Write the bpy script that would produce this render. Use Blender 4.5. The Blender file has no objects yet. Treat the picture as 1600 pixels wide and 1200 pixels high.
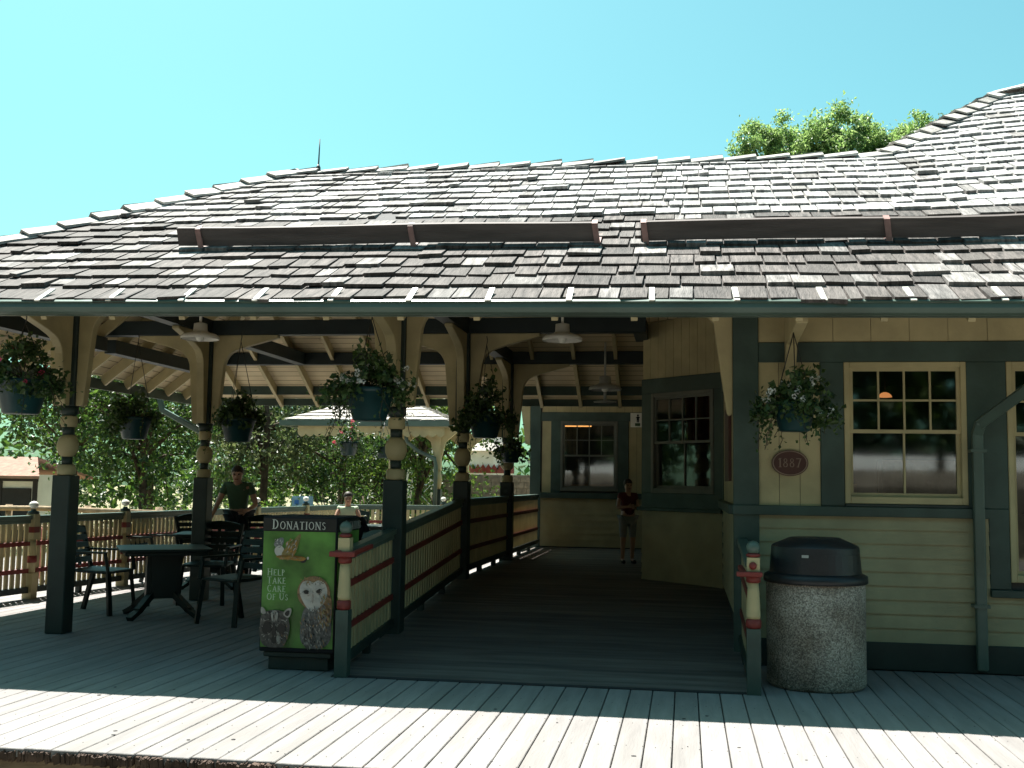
import bpy, bmesh, math, random
from mathutils import Vector, Matrix
R = random.Random(7)
PI = math.pi
sc = bpy.context.scene
COL = sc.collection
ORG = {}

# ------------------------------------------------------------------ materials
def new_mat(name):
    m = bpy.data.materials.new(name); m.use_nodes = True
    nt = m.node_tree
    for n in list(nt.nodes): nt.nodes.remove(n)
    return m, nt, nt.nodes, nt.links

def paint(name, c, rough=.6, var=.18, scale=6, bump=.0, bscale=40, spec=.4, stretch=(1, 1, 1), island=0.0, metal=0, dirt=None, hi_=None):
    m, nt, N, L = new_mat(name)
    out = N.new('ShaderNodeOutputMaterial'); p = N.new('ShaderNodeBsdfPrincipled')
    L.new(p.outputs[0], out.inputs[0])
    tc = N.new('ShaderNodeTexCoord'); mp = N.new('ShaderNodeMapping'); mp.inputs['Scale'].default_value = stretch
    L.new(tc.outputs['Object'], mp.inputs[0])
    nz = N.new('ShaderNodeTexNoise'); nz.inputs['Scale'].default_value = scale; nz.inputs['Detail'].default_value = 6
    L.new(mp.outputs[0], nz.inputs['Vector'])
    rp = N.new('ShaderNodeValToRGB')
    lo = [max(0, x * (1 - var)) for x in c]; hi = [min(1, x * (hi_ or (1 + var))) for x in c]
    rp.color_ramp.elements[0].position = .3; rp.color_ramp.elements[1].position = .7
    rp.color_ramp.elements[0].color = (*lo, 1); rp.color_ramp.elements[1].color = (*hi, 1)
    L.new(nz.outputs[0], rp.inputs[0])
    last = rp.outputs[0]
    if dirt:
        n2 = N.new('ShaderNodeTexNoise'); n2.inputs['Scale'].default_value = 1.7; n2.inputs['Detail'].default_value = 8
        L.new(mp.outputs[0], n2.inputs['Vector'])
        r2 = N.new('ShaderNodeValToRGB'); r2.color_ramp.elements[0].position = .48; r2.color_ramp.elements[1].position = .72
        L.new(n2.outputs[0], r2.inputs[0])
        mx = N.new('ShaderNodeMixRGB'); mx.inputs[2].default_value = (*dirt, 1)
        L.new(r2.outputs[0], mx.inputs[0]); L.new(last, mx.inputs[1]); last = mx.outputs[0]
    if island:
        g = N.new('ShaderNodeNewGeometry'); hs = N.new('ShaderNodeHueSaturation')
        mr = N.new('ShaderNodeMapRange'); mr.inputs['To Min'].default_value = 1 - island; mr.inputs['To Max'].default_value = 1 + island
        L.new(g.outputs['Random Per Island'], mr.inputs[0]); L.new(mr.outputs[0], hs.inputs['Value'])
        L.new(last, hs.inputs['Color']); last = hs.outputs[0]
    L.new(last, p.inputs['Base Color'])
    p.inputs['Roughness'].default_value = rough; p.inputs['Specular IOR Level'].default_value = spec
    p.inputs['Metallic'].default_value = metal
    if bump:
        nb = N.new('ShaderNodeTexNoise'); nb.inputs['Scale'].default_value = bscale; nb.inputs['Detail'].default_value = 5
        L.new(mp.outputs[0], nb.inputs['Vector'])
        b = N.new('ShaderNodeBump'); b.inputs['Strength'].default_value = bump; b.inputs['Distance'].default_value = .02
        L.new(nb.outputs[0], b.inputs['Height']); L.new(b.outputs[0], p.inputs['Normal'])
    return m

def leafmat(name, a, b, trans=.45):
    m, nt, N, L = new_mat(name)
    out = N.new('ShaderNodeOutputMaterial'); d = N.new('ShaderNodeBsdfPrincipled'); t = N.new('ShaderNodeBsdfTranslucent'); mx = N.new('ShaderNodeMixShader')
    d.inputs['Roughness'].default_value = .45; d.inputs['Specular IOR Level'].default_value = .45
    g = N.new('ShaderNodeNewGeometry'); r = N.new('ShaderNodeValToRGB')
    r.color_ramp.elements[0].color = (*a, 1); r.color_ramp.elements[1].color = (*b, 1)
    L.new(g.outputs['Random Per Island'], r.inputs[0])
    L.new(r.outputs[0], d.inputs['Base Color'])
    h = N.new('ShaderNodeHueSaturation'); h.inputs['Value'].default_value = 1.5; h.inputs['Saturation'].default_value = 1.1
    L.new(r.outputs[0], h.inputs['Color']); L.new(h.outputs[0], t.inputs[0])
    mx.inputs[0].default_value = trans
    L.new(d.outputs[0], mx.inputs[1]); L.new(t.outputs[0], mx.inputs[2]); L.new(mx.outputs[0], out.inputs[0])
    return m

def glassmat(name, refl=.1):
    m, nt, N, L = new_mat(name)
    out = N.new('ShaderNodeOutputMaterial'); t = N.new('ShaderNodeBsdfTransparent'); g = N.new('ShaderNodeBsdfGlossy'); mx = N.new('ShaderNodeMixShader')
    g.inputs['Roughness'].default_value = .04
    t.inputs[0].default_value = (.75, .8, .78, 1)
    f = N.new('ShaderNodeFresnel'); f.inputs[0].default_value = 1.5
    ad = N.new('ShaderNodeMath'); ad.operation = 'ADD'; ad.inputs[1].default_value = refl
    L.new(f.outputs[0], ad.inputs[0]); L.new(ad.outputs[0], mx.inputs[0])
    # slight waviness of old panes
    nz = N.new('ShaderNodeTexNoise'); nz.inputs['Scale'].default_value = 3; b = N.new('ShaderNodeBump'); b.inputs['Strength'].default_value = .08
    L.new(nz.outputs[0], b.inputs['Height']); L.new(b.outputs[0], g.inputs['Normal'])
    L.new(t.outputs[0], mx.inputs[1]); L.new(g.outputs[0], mx.inputs[2]); L.new(mx.outputs[0], out.inputs[0])
    return m

def glow(name, c, s):
    m, nt, N, L = new_mat(name)
    out = N.new('ShaderNodeOutputMaterial'); e = N.new('ShaderNodeEmission')
    e.inputs[0].default_value = (*c, 1); e.inputs[1].default_value = s
    L.new(e.outputs[0], out.inputs[0]); return m

def grooved(name, c, axis, pitch=.11):
    """painted tongue-and-groove boards: bump grooves along one axis"""
    m = paint(name, c, .65, .12, 3)
    nt = m.node_tree; N = nt.nodes; L = nt.links
    p = [n for n in N if n.type == 'BSDF_PRINCIPLED'][0]
    tc = [n for n in N if n.type == 'TEX_COORD'][0]
    sp = N.new('ShaderNodeSeparateXYZ'); L.new(tc.outputs['Object'], sp.inputs[0])
    d = N.new('ShaderNodeMath'); d.operation = 'DIVIDE'; d.inputs[1].default_value = pitch; L.new(sp.outputs[axis], d.inputs[0])
    fr = N.new('ShaderNodeMath'); fr.operation = 'FRACT'; L.new(d.outputs[0], fr.inputs[0])
    gt = N.new('ShaderNodeMath'); gt.operation = 'GREATER_THAN'; gt.inputs[1].default_value = .1; L.new(fr.outputs[0], gt.inputs[0])
    b = N.new('ShaderNodeBump'); b.inputs['Strength'].default_value = 1; b.inputs['Distance'].default_value = .012
    L.new(gt.outputs[0], b.inputs['Height']); L.new(b.outputs[0], p.inputs['Normal'])
    src = p.inputs['Base Color'].links[0].from_socket
    mx = N.new('ShaderNodeMixRGB'); mx.inputs[1].default_value = (c[0] * .35, c[1] * .33, c[2] * .3, 1)
    L.new(gt.outputs[0], mx.inputs[0]); L.new(src, mx.inputs[2]); L.new(mx.outputs[0], p.inputs['Base Color'])
    return m

CREAM = (.45, .375, .20); GREEN = (.045, .075, .060)
M = dict(
 cream=paint('cream_paint', CREAM, .55, .14, 4, .12, 30, dirt=(.36, .30, .165)),
 cream2=paint('pale_siding_paint', (.36, .315, .18), .55, .16, 3, .12, 30, dirt=(.28, .245, .14)),
 soff_y=grooved('soffit_boards', (.58, .47, .29), 1), soff_x=grooved('soffit_boards_side', (.58, .47, .29), 0),
 green=paint('green_trim_paint', GREEN, .5, .25, 4, .12, 25, dirt=(.035, .055, .042)),
 dgreen=paint('dark_green_paint', (.022, .036, .030), .5, .2, 4, .06, 25),
 beam=paint('beam_paint', (.018, .028, .028), .5, .2, 4, .06, 25),
 gutter=paint('gutter_paint', (.085, .125, .10), .35, .15, 2, .03, 10, dirt=(.065, .09, .07)),
 dtrim=paint('dull_sash_paint', (.13, .13, .105), .5, .15, 4, .06),
 red=paint('red_paint', (.175, .026, .02), .5, .2, 6, .05),
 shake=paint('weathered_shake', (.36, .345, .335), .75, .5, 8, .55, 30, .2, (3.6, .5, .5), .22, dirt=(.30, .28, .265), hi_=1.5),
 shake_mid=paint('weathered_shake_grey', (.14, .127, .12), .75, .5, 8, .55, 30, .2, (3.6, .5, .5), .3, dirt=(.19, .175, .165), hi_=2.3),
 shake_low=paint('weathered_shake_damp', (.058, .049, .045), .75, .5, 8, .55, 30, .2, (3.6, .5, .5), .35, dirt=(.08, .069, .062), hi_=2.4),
 cap=paint('cap_shake', (.36, .33, .30), .75, .35, 9, .5, 30, .3, (1, 1, 1), .5),
 rboard=paint('roof_board_wood', (.115, .088, .08), .7, .3, 5, .3, 30, .3, (.3, 3, 3)),
 rbrk=paint('rust_pink_metal', (.30, .16, .14), .6, .25, 12),
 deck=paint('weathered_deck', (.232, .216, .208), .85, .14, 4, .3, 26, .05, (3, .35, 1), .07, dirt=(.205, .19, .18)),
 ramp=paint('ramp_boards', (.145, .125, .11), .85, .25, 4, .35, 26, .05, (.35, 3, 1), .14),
 rim=paint('worn_deck_edge', (.075, .05, .038), .85, .5, 8, .6, 20, .2),
 fascia=paint('worn_fascia', (.22, .175, .125), .85, .4, 5, .5, 20, .1, (.6, 3, 3)),
 bank=paint('bare_bank', (.085, .076, .06), .95, .5, 1.2, .4, 8, .1),
 ground=paint('dry_ground', (.24, .20, .13), .95, .35, .35, .4, 6, .1, dirt=(.10, .14, .05)),
 paving=paint('dark_paving', (.11, .10, .09), .9, .15, 1.2, .2, 30, .2),
 concrete=paint('aggregate', (.36, .31, .26), .85, .1, 3, .5, 120),
 plastic=paint('black_plastic', (.012, .013, .015), .42, .3, 3, .1, 60, .5),
 resin=paint('dark_green_resin', (.008, .017, .014), .42, .2, 4, .05, 60, .3),
 lidgrey=paint('pale_label', (.34, .34, .31), .6),
 pot=paint('teal_pot', (.006, .036, .038), .45, .3, 5, .05, 30, .5),
 white=paint('white_enamel', (.75, .72, .64), .4, .08, 4),
 whitew=paint('white_wall', (.72, .72, .70), .8, .1, 2),
 wire=paint('dark_wire', (.03, .03, .03), .5), bark=paint('bark', (.075, .055, .04), .9, .4, 8, .8, 14, .2),
 leaf=leafmat('tree_leaf', (.009, .028, .007), (.07, .115, .026)),
 leaf2=leafmat('bright_leaf', (.022, .058, .010), (.125, .175, .04)),
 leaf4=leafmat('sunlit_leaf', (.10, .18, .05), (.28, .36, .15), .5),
 leaf3=leafmat('olive_leaf', (.03, .05, .022), (.12, .14, .06)),
 basketleaf=leafmat('basket_leaf', (.015, .04, .012), (.08, .13, .035), .3),
 petal=leafmat('white_petal', (.62, .60, .55), (.80, .78, .72), .3),
 petalp=leafmat('pink_petal', (.5, .05, .10), (.7, .12, .2), .3),
 glass=glassmat('window_glass'), inside=paint('dark_interior', (.06, .055, .05), .9),
 plaque=paint('plaque_red', (.075, .026, .018), .5), plaquel=paint('plaque_letters', (.25, .17, .12), .5),
 tan=paint('tan_shingle', (.27, .15, .11), .9, .25, 6, .4, 20), brick=paint('stone_wall', (.30, .22, .18), .9, .35, 5, .5, 18),
 pale_roof=paint('pale_shingle', (.40, .36, .32), .85, .3, 5, .4, 20, .3, (1, 1, 1), .25),
 timber=paint('dark_timber', (.03, .027, .028), .8), log=paint('log_wood', (.28, .20, .12), .85, .3, 6, .4, 20),
 skin=paint('skin', (.45, .25, .17), .5, .08, 8), hair=paint('brown_hair', (.035, .02, .012), .6, .3, 30),
 gshirt=paint('green_cotton', (.06, .11, .06), .85, .15, 8, .3, 60), black=paint('black_cotton', (.012, .012, .014), .85, .2, 8),
 rshirt=paint('red_cotton', (.10, .013, .014), .85, .15, 8), pale=paint('pale_cotton', (.26, .25, .23), .85, .1, 8),
 neon=paint('light_tank_top', (.45, .52, .35), .85, .1, 8), blue=paint('blue_cotton', (.05, .16, .42), .85, .1, 8),
 pink=paint('pink_cotton', (.6, .22, .22), .85, .1, 8), navy=paint('navy_cloth', (.02, .028, .06), .85, .2, 8),
 board=paint('pale_blue_panel', (.20, .36, .45), .5), metal=paint('galvanised', (.55, .57, .58), .4, .1, 4, metal=.3),
 lampo=glow('warm_lamp', (1, .36, .12), .26), lampw=glow('spot_lamp', (1, .86, .65), 14), lampt=glow('warm_tube', (1, .42, .12), .6),
 bulb=paint('white_bulb', (.8, .78, .7), .3),
)
# exposed aggregate: fine pebble speckle
def _agg():
    m = M['concrete']; N = m.node_tree.nodes; L = m.node_tree.links
    p = [n for n in N if n.type == 'BSDF_PRINCIPLED'][0]; tc = [n for n in N if n.type == 'TEX_COORD'][0]
    v = N.new('ShaderNodeTexVoronoi'); v.inputs['Scale'].default_value = 120
    L.new(tc.outputs['Object'], v.inputs['Vector'])
    r = N.new('ShaderNodeValToRGB'); e = r.color_ramp.elements
    e[0].color = (.17, .145, .12, 1); e[1].color = (.62, .56, .47, 1)
    k = e.new(.5); k.color = (.37, .325, .265, 1)
    s = N.new('ShaderNodeSeparateColor'); L.new(v.outputs['Color'], s.inputs[0]); L.new(s.outputs[0], r.inputs[0])
    n2 = N.new('ShaderNodeTexNoise'); n2.inputs['Scale'].default_value = 3.2; n2.inputs['Detail'].default_value = 5; L.new(tc.outputs['Object'], n2.inputs['Vector'])
    r2 = N.new('ShaderNodeValToRGB'); r2.color_ramp.elements[0].position = .35; r2.color_ramp.elements[1].position = .62; r2.color_ramp.elements[0].color = (.55, .5, .46, 1); L.new(n2.outputs[0], r2.inputs[0])
    mu = N.new('ShaderNodeMixRGB'); mu.blend_type = 'MULTIPLY'; mu.inputs[0].default_value = 1; L.new(r.outputs[0], mu.inputs[1]); L.new(r2.outputs[0], mu.inputs[2]); L.new(mu.outputs[0], p.inputs['Base Color'])
    b = N.new('ShaderNodeBump'); b.inputs['Strength'].default_value = .8; b.inputs['Distance'].default_value = .01; b.invert = True
    L.new(v.outputs['Distance'], b.inputs['Height']); L.new(b.outputs[0], p.inputs['Normal'])
_agg()

# ------------------------------------------------------------------ mesh builder
class MB:
    def __init__(s, T=None):
        s.v = []; s.f = []; s.mi = []; s.T = T; s.sm = []
    def add(s, vs, fs, mi=0, smooth=False):
        o = len(s.v)
        if s.T is not None: vs = [s.T @ Vector(p) for p in vs]
        s.v += [tuple(p) for p in vs]
        for f in fs: s.f.append([i + o for i in f]); s.mi.append(mi); s.sm.append(smooth)
    def box(s, x0, x1, y0, y1, z0, z1, mi=0):
        s.add([(x0, y0, z0), (x1, y0, z0), (x1, y1, z0), (x0, y1, z0), (x0, y0, z1), (x1, y0, z1), (x1, y1, z1), (x0, y1, z1)],
              [(0, 3, 2, 1), (4, 5, 6, 7), (0, 1, 5, 4), (1, 2, 6, 5), (2, 3, 7, 6), (3, 0, 4, 7)], mi)
    def hexa(s, p, mi=0):
        s.add(p, [(0, 3, 2, 1), (4, 5, 6, 7), (0, 1, 5, 4), (1, 2, 6, 5), (2, 3, 7, 6), (3, 0, 4, 7)], mi)
    def bar(s, a, b, w, h, mi=0, up=(0, 0, 1)):
        a = Vector(a); b = Vector(b); d = (b - a).normalized(); u = Vector(up)
        x = d.cross(u)
        if x.length < 1e-4: x = d.cross(Vector((0, 1, 0)))
        x.normalize(); y = x.cross(d)
        q = []
        for p in (a, b):
            for i, j in ((-1, -1), (1, -1), (1, 1), (-1, 1)): q.append(p + x * w / 2 * i + y * h / 2 * j)
        s.add(q, [(0, 1, 2, 3), (7, 6, 5, 4), (0, 4, 5, 1), (1, 5, 6, 2), (2, 6, 7, 3), (3, 7, 4, 0)], mi)
    def prism(s, poly, fn, t0, t1, mi=0):
        """poly: 2-D outline; fn(a,b,t)->xyz"""
        n = len(poly)
        vs = [fn(a, b, t0) for a, b in poly] + [fn(a, b, t1) for a, b in poly]
        fs = [list(range(n))[::-1], list(range(n, 2 * n))] + [(i, (i + 1) % n, n + (i + 1) % n, n + i) for i in range(n)]
        s.add(vs, fs, mi)
    def lathe(s, prof, c=(0, 0, 0), n=16, mi=0, smooth=True, cap=True):
        vs = []; fs = []
        for r, z in prof:
            for k in range(n):
                a = 2 * PI * k / n; vs.append((c[0] + r * math.cos(a), c[1] + r * math.sin(a), c[2] + z))
        for i in range(len(prof) - 1):
            for k in range(n):
                fs.append((i * n + k, i * n + (k + 1) % n, (i + 1) * n + (k + 1) % n, (i + 1) * n + k))
        if cap:
            fs.append(list(range(n))[::-1]); fs.append(list(range((len(prof) - 1) * n, len(prof) * n)))
        s.add(vs, fs, mi, smooth)
    def tube(s, pts, r, n=6, mi=0, r1=None):
        pts = [Vector(p) for p in pts]; vs = []; fs = []; m = len(pts)
        for i, p in enumerate(pts):
            d = (pts[min(i + 1, m - 1)] - pts[max(i - 1, 0)]).normalized()
            x = d.cross(Vector((.31, .17, .93)));
            if x.length < 1e-3: x = d.cross(Vector((1, 0, 0)))
            x.normalize(); y = d.cross(x)
            rr = r if r1 is None else r + (r1 - r) * i / max(1, m - 1)
            for k in range(n):
                a = 2 * PI * k / n; vs.append(p + x * rr * math.cos(a) + y * rr * math.sin(a))
        for i in range(m - 1):
            for k in range(n): fs.append((i * n + k, i * n + (k + 1) % n, (i + 1) * n + (k + 1) % n, (i + 1) * n + k))
        fs.append(list(range(n))[::-1]); fs.append(list(range((m - 1) * n, m * n)))
        s.add(vs, fs, mi, True)
    def leaf(s, c, size, asp=.55, mi=0, rnd=R, up=0):
        d = Vector((rnd.gauss(0, 1), rnd.gauss(0, 1), rnd.gauss(0, 1) - up)).normalized()
        e = Vector((rnd.gauss(0, 1), rnd.gauss(0, 1), rnd.gauss(0, 1))); e = (e - d * e.dot(d)).normalized()
        c = Vector(c); n = d.cross(e) * size * .12
        s.add([c - d * size * .5, c + e * size * asp * .5 + n, c + d * size * .5, c - e * size * asp * .5 + n], [(0, 1, 2, 3)], mi)
    def ball(s, c, r, mi=0, n=12, m=7, sz=1):
        prof = [(max(1e-4, r * math.sin(PI * i / m)), -r * sz * math.cos(PI * i / m)) for i in range(m + 1)]
        s.lathe(prof, c, n, mi, True, False)
    def build(s, name, mats, parent=None):
        me = bpy.data.meshes.new(name)
        o0 = ORG.get(parent, Vector((0, 0, 0))) if parent else Vector((0, 0, 0))
        me.from_pydata([(v[0] - o0[0], v[1] - o0[1], v[2] - o0[2]) for v in s.v], [], s.f)
        if not isinstance(mats, (list, tuple)): mats = [mats]
        for m in mats: me.materials.append(M[m] if isinstance(m, str) else m)
        me.polygons.foreach_set('material_index', s.mi); me.polygons.foreach_set('use_smooth', s.sm)
        me.update()
        o = bpy.data.objects.new(name, me); COL.objects.link(o)
        if parent: o.parent = parent; ORG[o] = o0
        return o

def bev(o, w=.006, seg=2):
    m = o.modifiers.new('bevel', 'BEVEL'); m.width = w; m.segments = seg; m.limit_method = 'ANGLE'; m.angle_limit = .6
    return o
def tag(o, label=None, cat=None, group=None, kind=None):
    if label: o['label'] = label
    if cat: o['category'] = cat
    if group: o['group'] = group
    if kind: o['kind'] = kind
    return o
def empty(name, loc, label, cat, group=None, rz=0):
    o = bpy.data.objects.new(name, None); COL.objects.link(o); o.location = loc; o.rotation_euler = (0, 0, rz)
    o.empty_display_size = .2
    ORG[o] = Vector((0, 0, 0)) if rz or loc is None else Vector(loc)
    return tag(o, label, cat, group)
def copy_tree(o, parent=None):
    c = o.copy(); COL.objects.link(c)
    if parent: c.parent = parent
    for ch in list(o.children): copy_tree(ch, c)
    return c
def frame(o, u):
    """local frame of a wall: x along it (seen from outside left to right), y inward, z up"""
    u = Vector(u).normalized(); z = Vector((0, 0, 1)); w = z.cross(u)
    m = Matrix((u, w, z)).transposed().to_4x4(); m.translation = Vector(o); return m

# ------------------------------------------------------------------ layout numbers
FL = .34                                   # platform floor above the front deck
def floor_z(y): return 0 if y < 8.05 else min(FL, (y - 8.05) * .0775)
YE, ZE, YR, ZR = 8.2, 2.83, 12.6, 5.19     # front eave, ridge
XL, XRL = -7.8, -4.75                      # left eave, left end of ridge
YB = 17.0; XR = 8.0
SL = (ZR - ZE) / (YR - YE)
def warp(x, y): return .09 * max(0, x - 2.2) * min(1, max(0, (y - YE) / 6.9))
def zE(x): return ZE + .02 - .0115 * (x + 1.3)
def rz(x, y): return ZE + SL * (y - YE) + warp(x, y) + (zE(x) - ZE) * max(0, 1 - (y - YE) / (YR - YE))
TX, TY = 4.15, 15.1                        # left end of the tall ridge

# ================================================================== ground, deck
g = MB(); g.box(-160, 160, -90, 260, -.9, -.45); tag(g.build('ground', 'ground'), kind='structure')
g = MB(); g.box(-60, 60, -13, 5.2, -.45, -.43); tag(g.build('path', 'paving'), kind='structure')

d = MB()
x = -12.0
rd = random.Random(3)
def plank(mb, x0, x1, y0, y1, zt, th=.045, mi=0):
    c = .004
    mb.add([(x0, y0, zt - th), (x1, y0, zt - th), (x1, y1, zt - th), (x0, y1, zt - th), (x0, y0, zt - c), (x1, y0, zt - c), (x1, y1, zt - c), (x0, y1, zt - c),
            (x0 + c, y0 + c, zt), (x1 - c, y0 + c, zt), (x1 - c, y1 - c, zt), (x0 + c, y1 - c, zt)],
           [(0, 3, 2, 1), (0, 1, 5, 4), (1, 2, 6, 5), (2, 3, 7, 6), (3, 0, 4, 7), (4, 5, 9, 8), (5, 6, 10, 9), (6, 7, 11, 10), (7, 4, 8, 11), (8, 9, 10, 11)], mi)
while x < 9:
    w = .148 + rd.uniform(-.003, .003)
    inramp = -2.62 < x < .45
    yend = 8.0 if x > -2.62 else 24
    if x > .38: yend = 9.3
    cuts = [5.55 + rd.uniform(-.012, .012)]
    if yend > 10:
        y = rd.uniform(9, 12)
        while y < yend - 1: cuts.append(y); y += rd.uniform(3, 4.5)
    cuts.append(yend)
    for a, b in zip(cuts, cuts[1:]): plank(d, x, x + w, a, b - .003, rd.uniform(-.003, 0))
    x += w + .007
d.box(-12, 9, 5.6, 24, -.10, -.07, 1)
# knots and nail heads
for jy in (5.72, 6.3, 6.9, 7.5):
    nx = -5.0
    while nx < 3.6:
        for o_ in (.03, .115): d.lathe([(.0038, 0), (.003, .001)], (nx + o_ + rd.uniform(-.006, .006), jy + rd.uniform(-.012, .012), 0), 6, 1)
        nx += .155
for _ in range(60):
    kx, ky = rd.uniform(-5, 4), rd.uniform(5.65, 7.3); r = rd.uniform(.004, .016)
    d.lathe([(r, 0), (r * .8, .0015)], (kx, ky, 0), 7, 1)
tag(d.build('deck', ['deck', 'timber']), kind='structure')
e = MB(); e.box(-12, 9, 5.585, 5.62, -.44, -.05, 0)
for _ in range(1500):                        # splintered, worn board ends
    a = rd.uniform(-5, 3.2); w = rd.uniform(.006, .035); h = rd.uniform(.006, .03)
    yy = 5.55 - rd.uniform(.0, .02)
    e.hexa([(a, yy, -.05 - h), (a + w, yy, -.05 - h * rd.random()), (a + w, 5.6, -.05), (a, 5.6, -.05), (a + w * .2, yy - .004, -.012 - rd.uniform(0, .02)), (a + w * .8, yy - .004, -.012 - rd.uniform(0, .02)), (a + w, 5.6, -.004), (a, 5.6, -.004)], 1)
tag(e.build('deck_fascia', ['fascia', 'rim']), kind='structure')

r_ = MB(); y = 8.06
r_.hexa([(-2.6, 8.0, -.05), (.45, 8.0, -.05), (.45, 8.055, -.05), (-2.6, 8.055, -.05), (-2.6, 8.0, .002), (.45, 8.0, .002), (.45, 8.055, .006), (-2.6, 8.055, .006)], 1)
while y < 19.25:
    w = .145; z0, z1 = floor_z(y), floor_z(y + w - .005)
    r_.hexa([(-2.6, y, z0 - .05), (.45, y, z0 - .05), (.45, y + w - .005, z1 - .05), (-2.6, y + w - .005, z1 - .05), (-2.6, y, z0), (.45, y, z0), (.45, y + w - .005, z1), (-2.6, y + w - .005, z1)])
    y += w
r_.prism([(8.06, -.08), (19.2, -.08), (19.2, .27), (12.45, .27)], lambda a, b, t: (t, a, b), -2.595, .445, 1)
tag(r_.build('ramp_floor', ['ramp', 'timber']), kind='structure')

# ================================================================== depot building
B = empty('depot_building', (3, 14, 0), 'old cream and green railway depot with hipped wood shake roof and deep porch', 'building')
ORG[B] = Vector((3, 14, 0))

# ---- roof slab (underside boards)
rf = MB()
def slabquad(pts, mi, th=.055):
    n = len(pts); top = [(p[0], p[1], p[2]) for p in pts]; bot = [(p[0], p[1], p[2] - th) for p in pts]
    rf.add(top, [list(range(n))], 2); rf.add(bot, [list(range(n))[::-1]], mi)
    rf.add(top + bot, [(i, n + i, n + (i + 1) % n, (i + 1) % n) for i in range(n)], 3)
P = lambda x, y: (x, y, rz(x, y))
slabquad([P(XL, YE), P(2.2, YE), P(2.2, YR), P(XRL, YR)], 0)
xs = [2.2, 3.2, 4.15, 6, XR]
for a, b in zip(xs, xs[1:]):
    ta = YR + (a - 2.2) / (TX - 2.2) * (TY - YR) if a < TX else TY
    tb = YR + (b - 2.2) / (TX - 2.2) * (TY - YR) if b < TX else TY
    slabquad([P(a, YE), P(b, YE), P(b, tb), P(a, ta)], 0)
slabquad([(XL, YB, ZE), P(XL, YE), (XRL, YR, ZR)], 1)
slabquad([(2.2, YB, ZE), (XL, YB, ZE), (XRL, YR, ZR), (2.2, YR, ZR)], 0)
zt = rz(TX, TY)
slabquad([(2.2, YR, ZR), (TX, TY, zt), (TX, 21.5, zt), (-.6, 21.5, 3.0), (-.6, 17, 3.0)][::-1], 0)
slabquad([(TX, TY, zt), (XR, TY, rz(XR, TY)), (XR, 23, 3.2), (TX, 23, 3.2)][::-1], 0)
slabquad([(-3.1, 16.6, 3.24), (.6, 16.6, 3.24), (.6, 24, 3.24), (-3.1, 24, 3.24)], 0)
roof = rf.build('roof', ['soff_y', 'soff_x', 'timber', 'cream'], B)

# ---- shakes
sh = MB(); rs = random.Random(11)
NR = 18; LS = math.hypot(YR - YE, ZR - ZE); EXPO = LS / NR
ca, sa = (YR - YE) / LS, (ZR - ZE) / LS
def front_pt(x, s, h):                       # s metres up the slope, h above it
    y = YE + s * ca
    return (x, y - h * sa, rz(x, y) + h * ca)
def hipx_left(s): return XL + (XRL - XL) * min(1, max(0, s / LS))
rows = int((TY - YE) / ca / EXPO) + 1
for k in range(rows):
    s0 = k * EXPO - (.07 if k == 0 else 0)
    yrow = YE + s0 * ca
    xa = hipx_left(s0 + .1) if yrow < YR - .01 else (2.2 + (yrow - YR) / (TY - YR) * (TX - 2.2))
    x = xa - rs.uniform(0, .2)
    wav = rs.uniform(0, 6)
    while x < XR:
        w = rs.choice((.11, .15, .18, .2, .22, .25, .28, .32)) + rs.uniform(-.02, .02)
        x0 = max(x, xa); x1 = x + w - rs.uniform(.006, .016)
        if x1 - x0 > .04:
            j = rs.uniform(-.022, .022) + .016 * math.sin(x * 1.1 + wav); t = rs.uniform(.026, .042); lift = .010 + (rs.uniform(.004, .022) if rs.random() < .07 else 0)
            jj = rs.uniform(-.022, .022)
            if rs.random() < .02: j += .07; t = .014
            sl, su = s0 + j, min(s0 + EXPO * 1.45, (TY - YE) / ca - .02)
            if yrow < YR and x < 2.2: su = min(su, LS - .02)
            if su - sl < .06: x += w; continue
            q = [front_pt(x0, sl, lift), front_pt(x1, sl + jj, lift + rs.uniform(-.006, .012)), front_pt(x1, su, .002), front_pt(x0, su, .002),
                 front_pt(x0 + rs.uniform(0, .008), sl, lift + t), front_pt(x1 - rs.uniform(0, .008), sl + jj, lift + t + rs.uniform(-.005, .005)), front_pt(x1, su, .010), front_pt(x0, su, .010)]
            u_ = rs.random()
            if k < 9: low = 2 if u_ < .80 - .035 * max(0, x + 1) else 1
            else: low = 0 if u_ < min(.95, max(.12, (x + 5.5) / 5)) else 1  # more pale shakes to the upper right: wear, plus sun glare in the colour
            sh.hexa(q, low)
        x += w
# plain courses on the left hip and the back
def other_slope(A, Bp, Tp, n, seed):
    """A->Bp eave, Tp(list two) top edge; rows of wider shakes"""
    r = random.Random(seed); A, Bp = Vector(A), Vector(Bp); T0, T1 = Vector(Tp[0]), Vector(Tp[1])
    nrm = (Bp - A).cross((T0 + T1) / 2 - A).normalized()
    if nrm.z < 0: nrm = -nrm
    for k in range(n):
        f0, f1 = k / n, min(1, (k + 1.35) / n)
        a0, b0 = A.lerp(T0, f0), Bp.lerp(T1, f0); a1, b1 = A.lerp(T0, f1), Bp.lerp(T1, f1)
        m = max(1, int((b0 - a0).length / .32))
        for i in range(m):
            u, v = i / m, (i + .96) / m
            t = r.uniform(.022, .04)
            p0, p1, p2, p3 = a0.lerp(b0, u), a0.lerp(b0, v), a1.lerp(b1, v), a1.lerp(b1, u)
            sh.hexa([p0 + nrm * .012, p1 + nrm * .012, p2 + nrm * .002, p3 + nrm * .002, p0 + nrm * (.012 + t), p1 + nrm * (.012 + t), p2 + nrm * .01, p3 + nrm * .01], 0)
other_slope((XL, YB, ZE), P(XL, YE), [(XRL, YR, ZR), (XRL, YR, ZR)], 15, 1)
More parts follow.
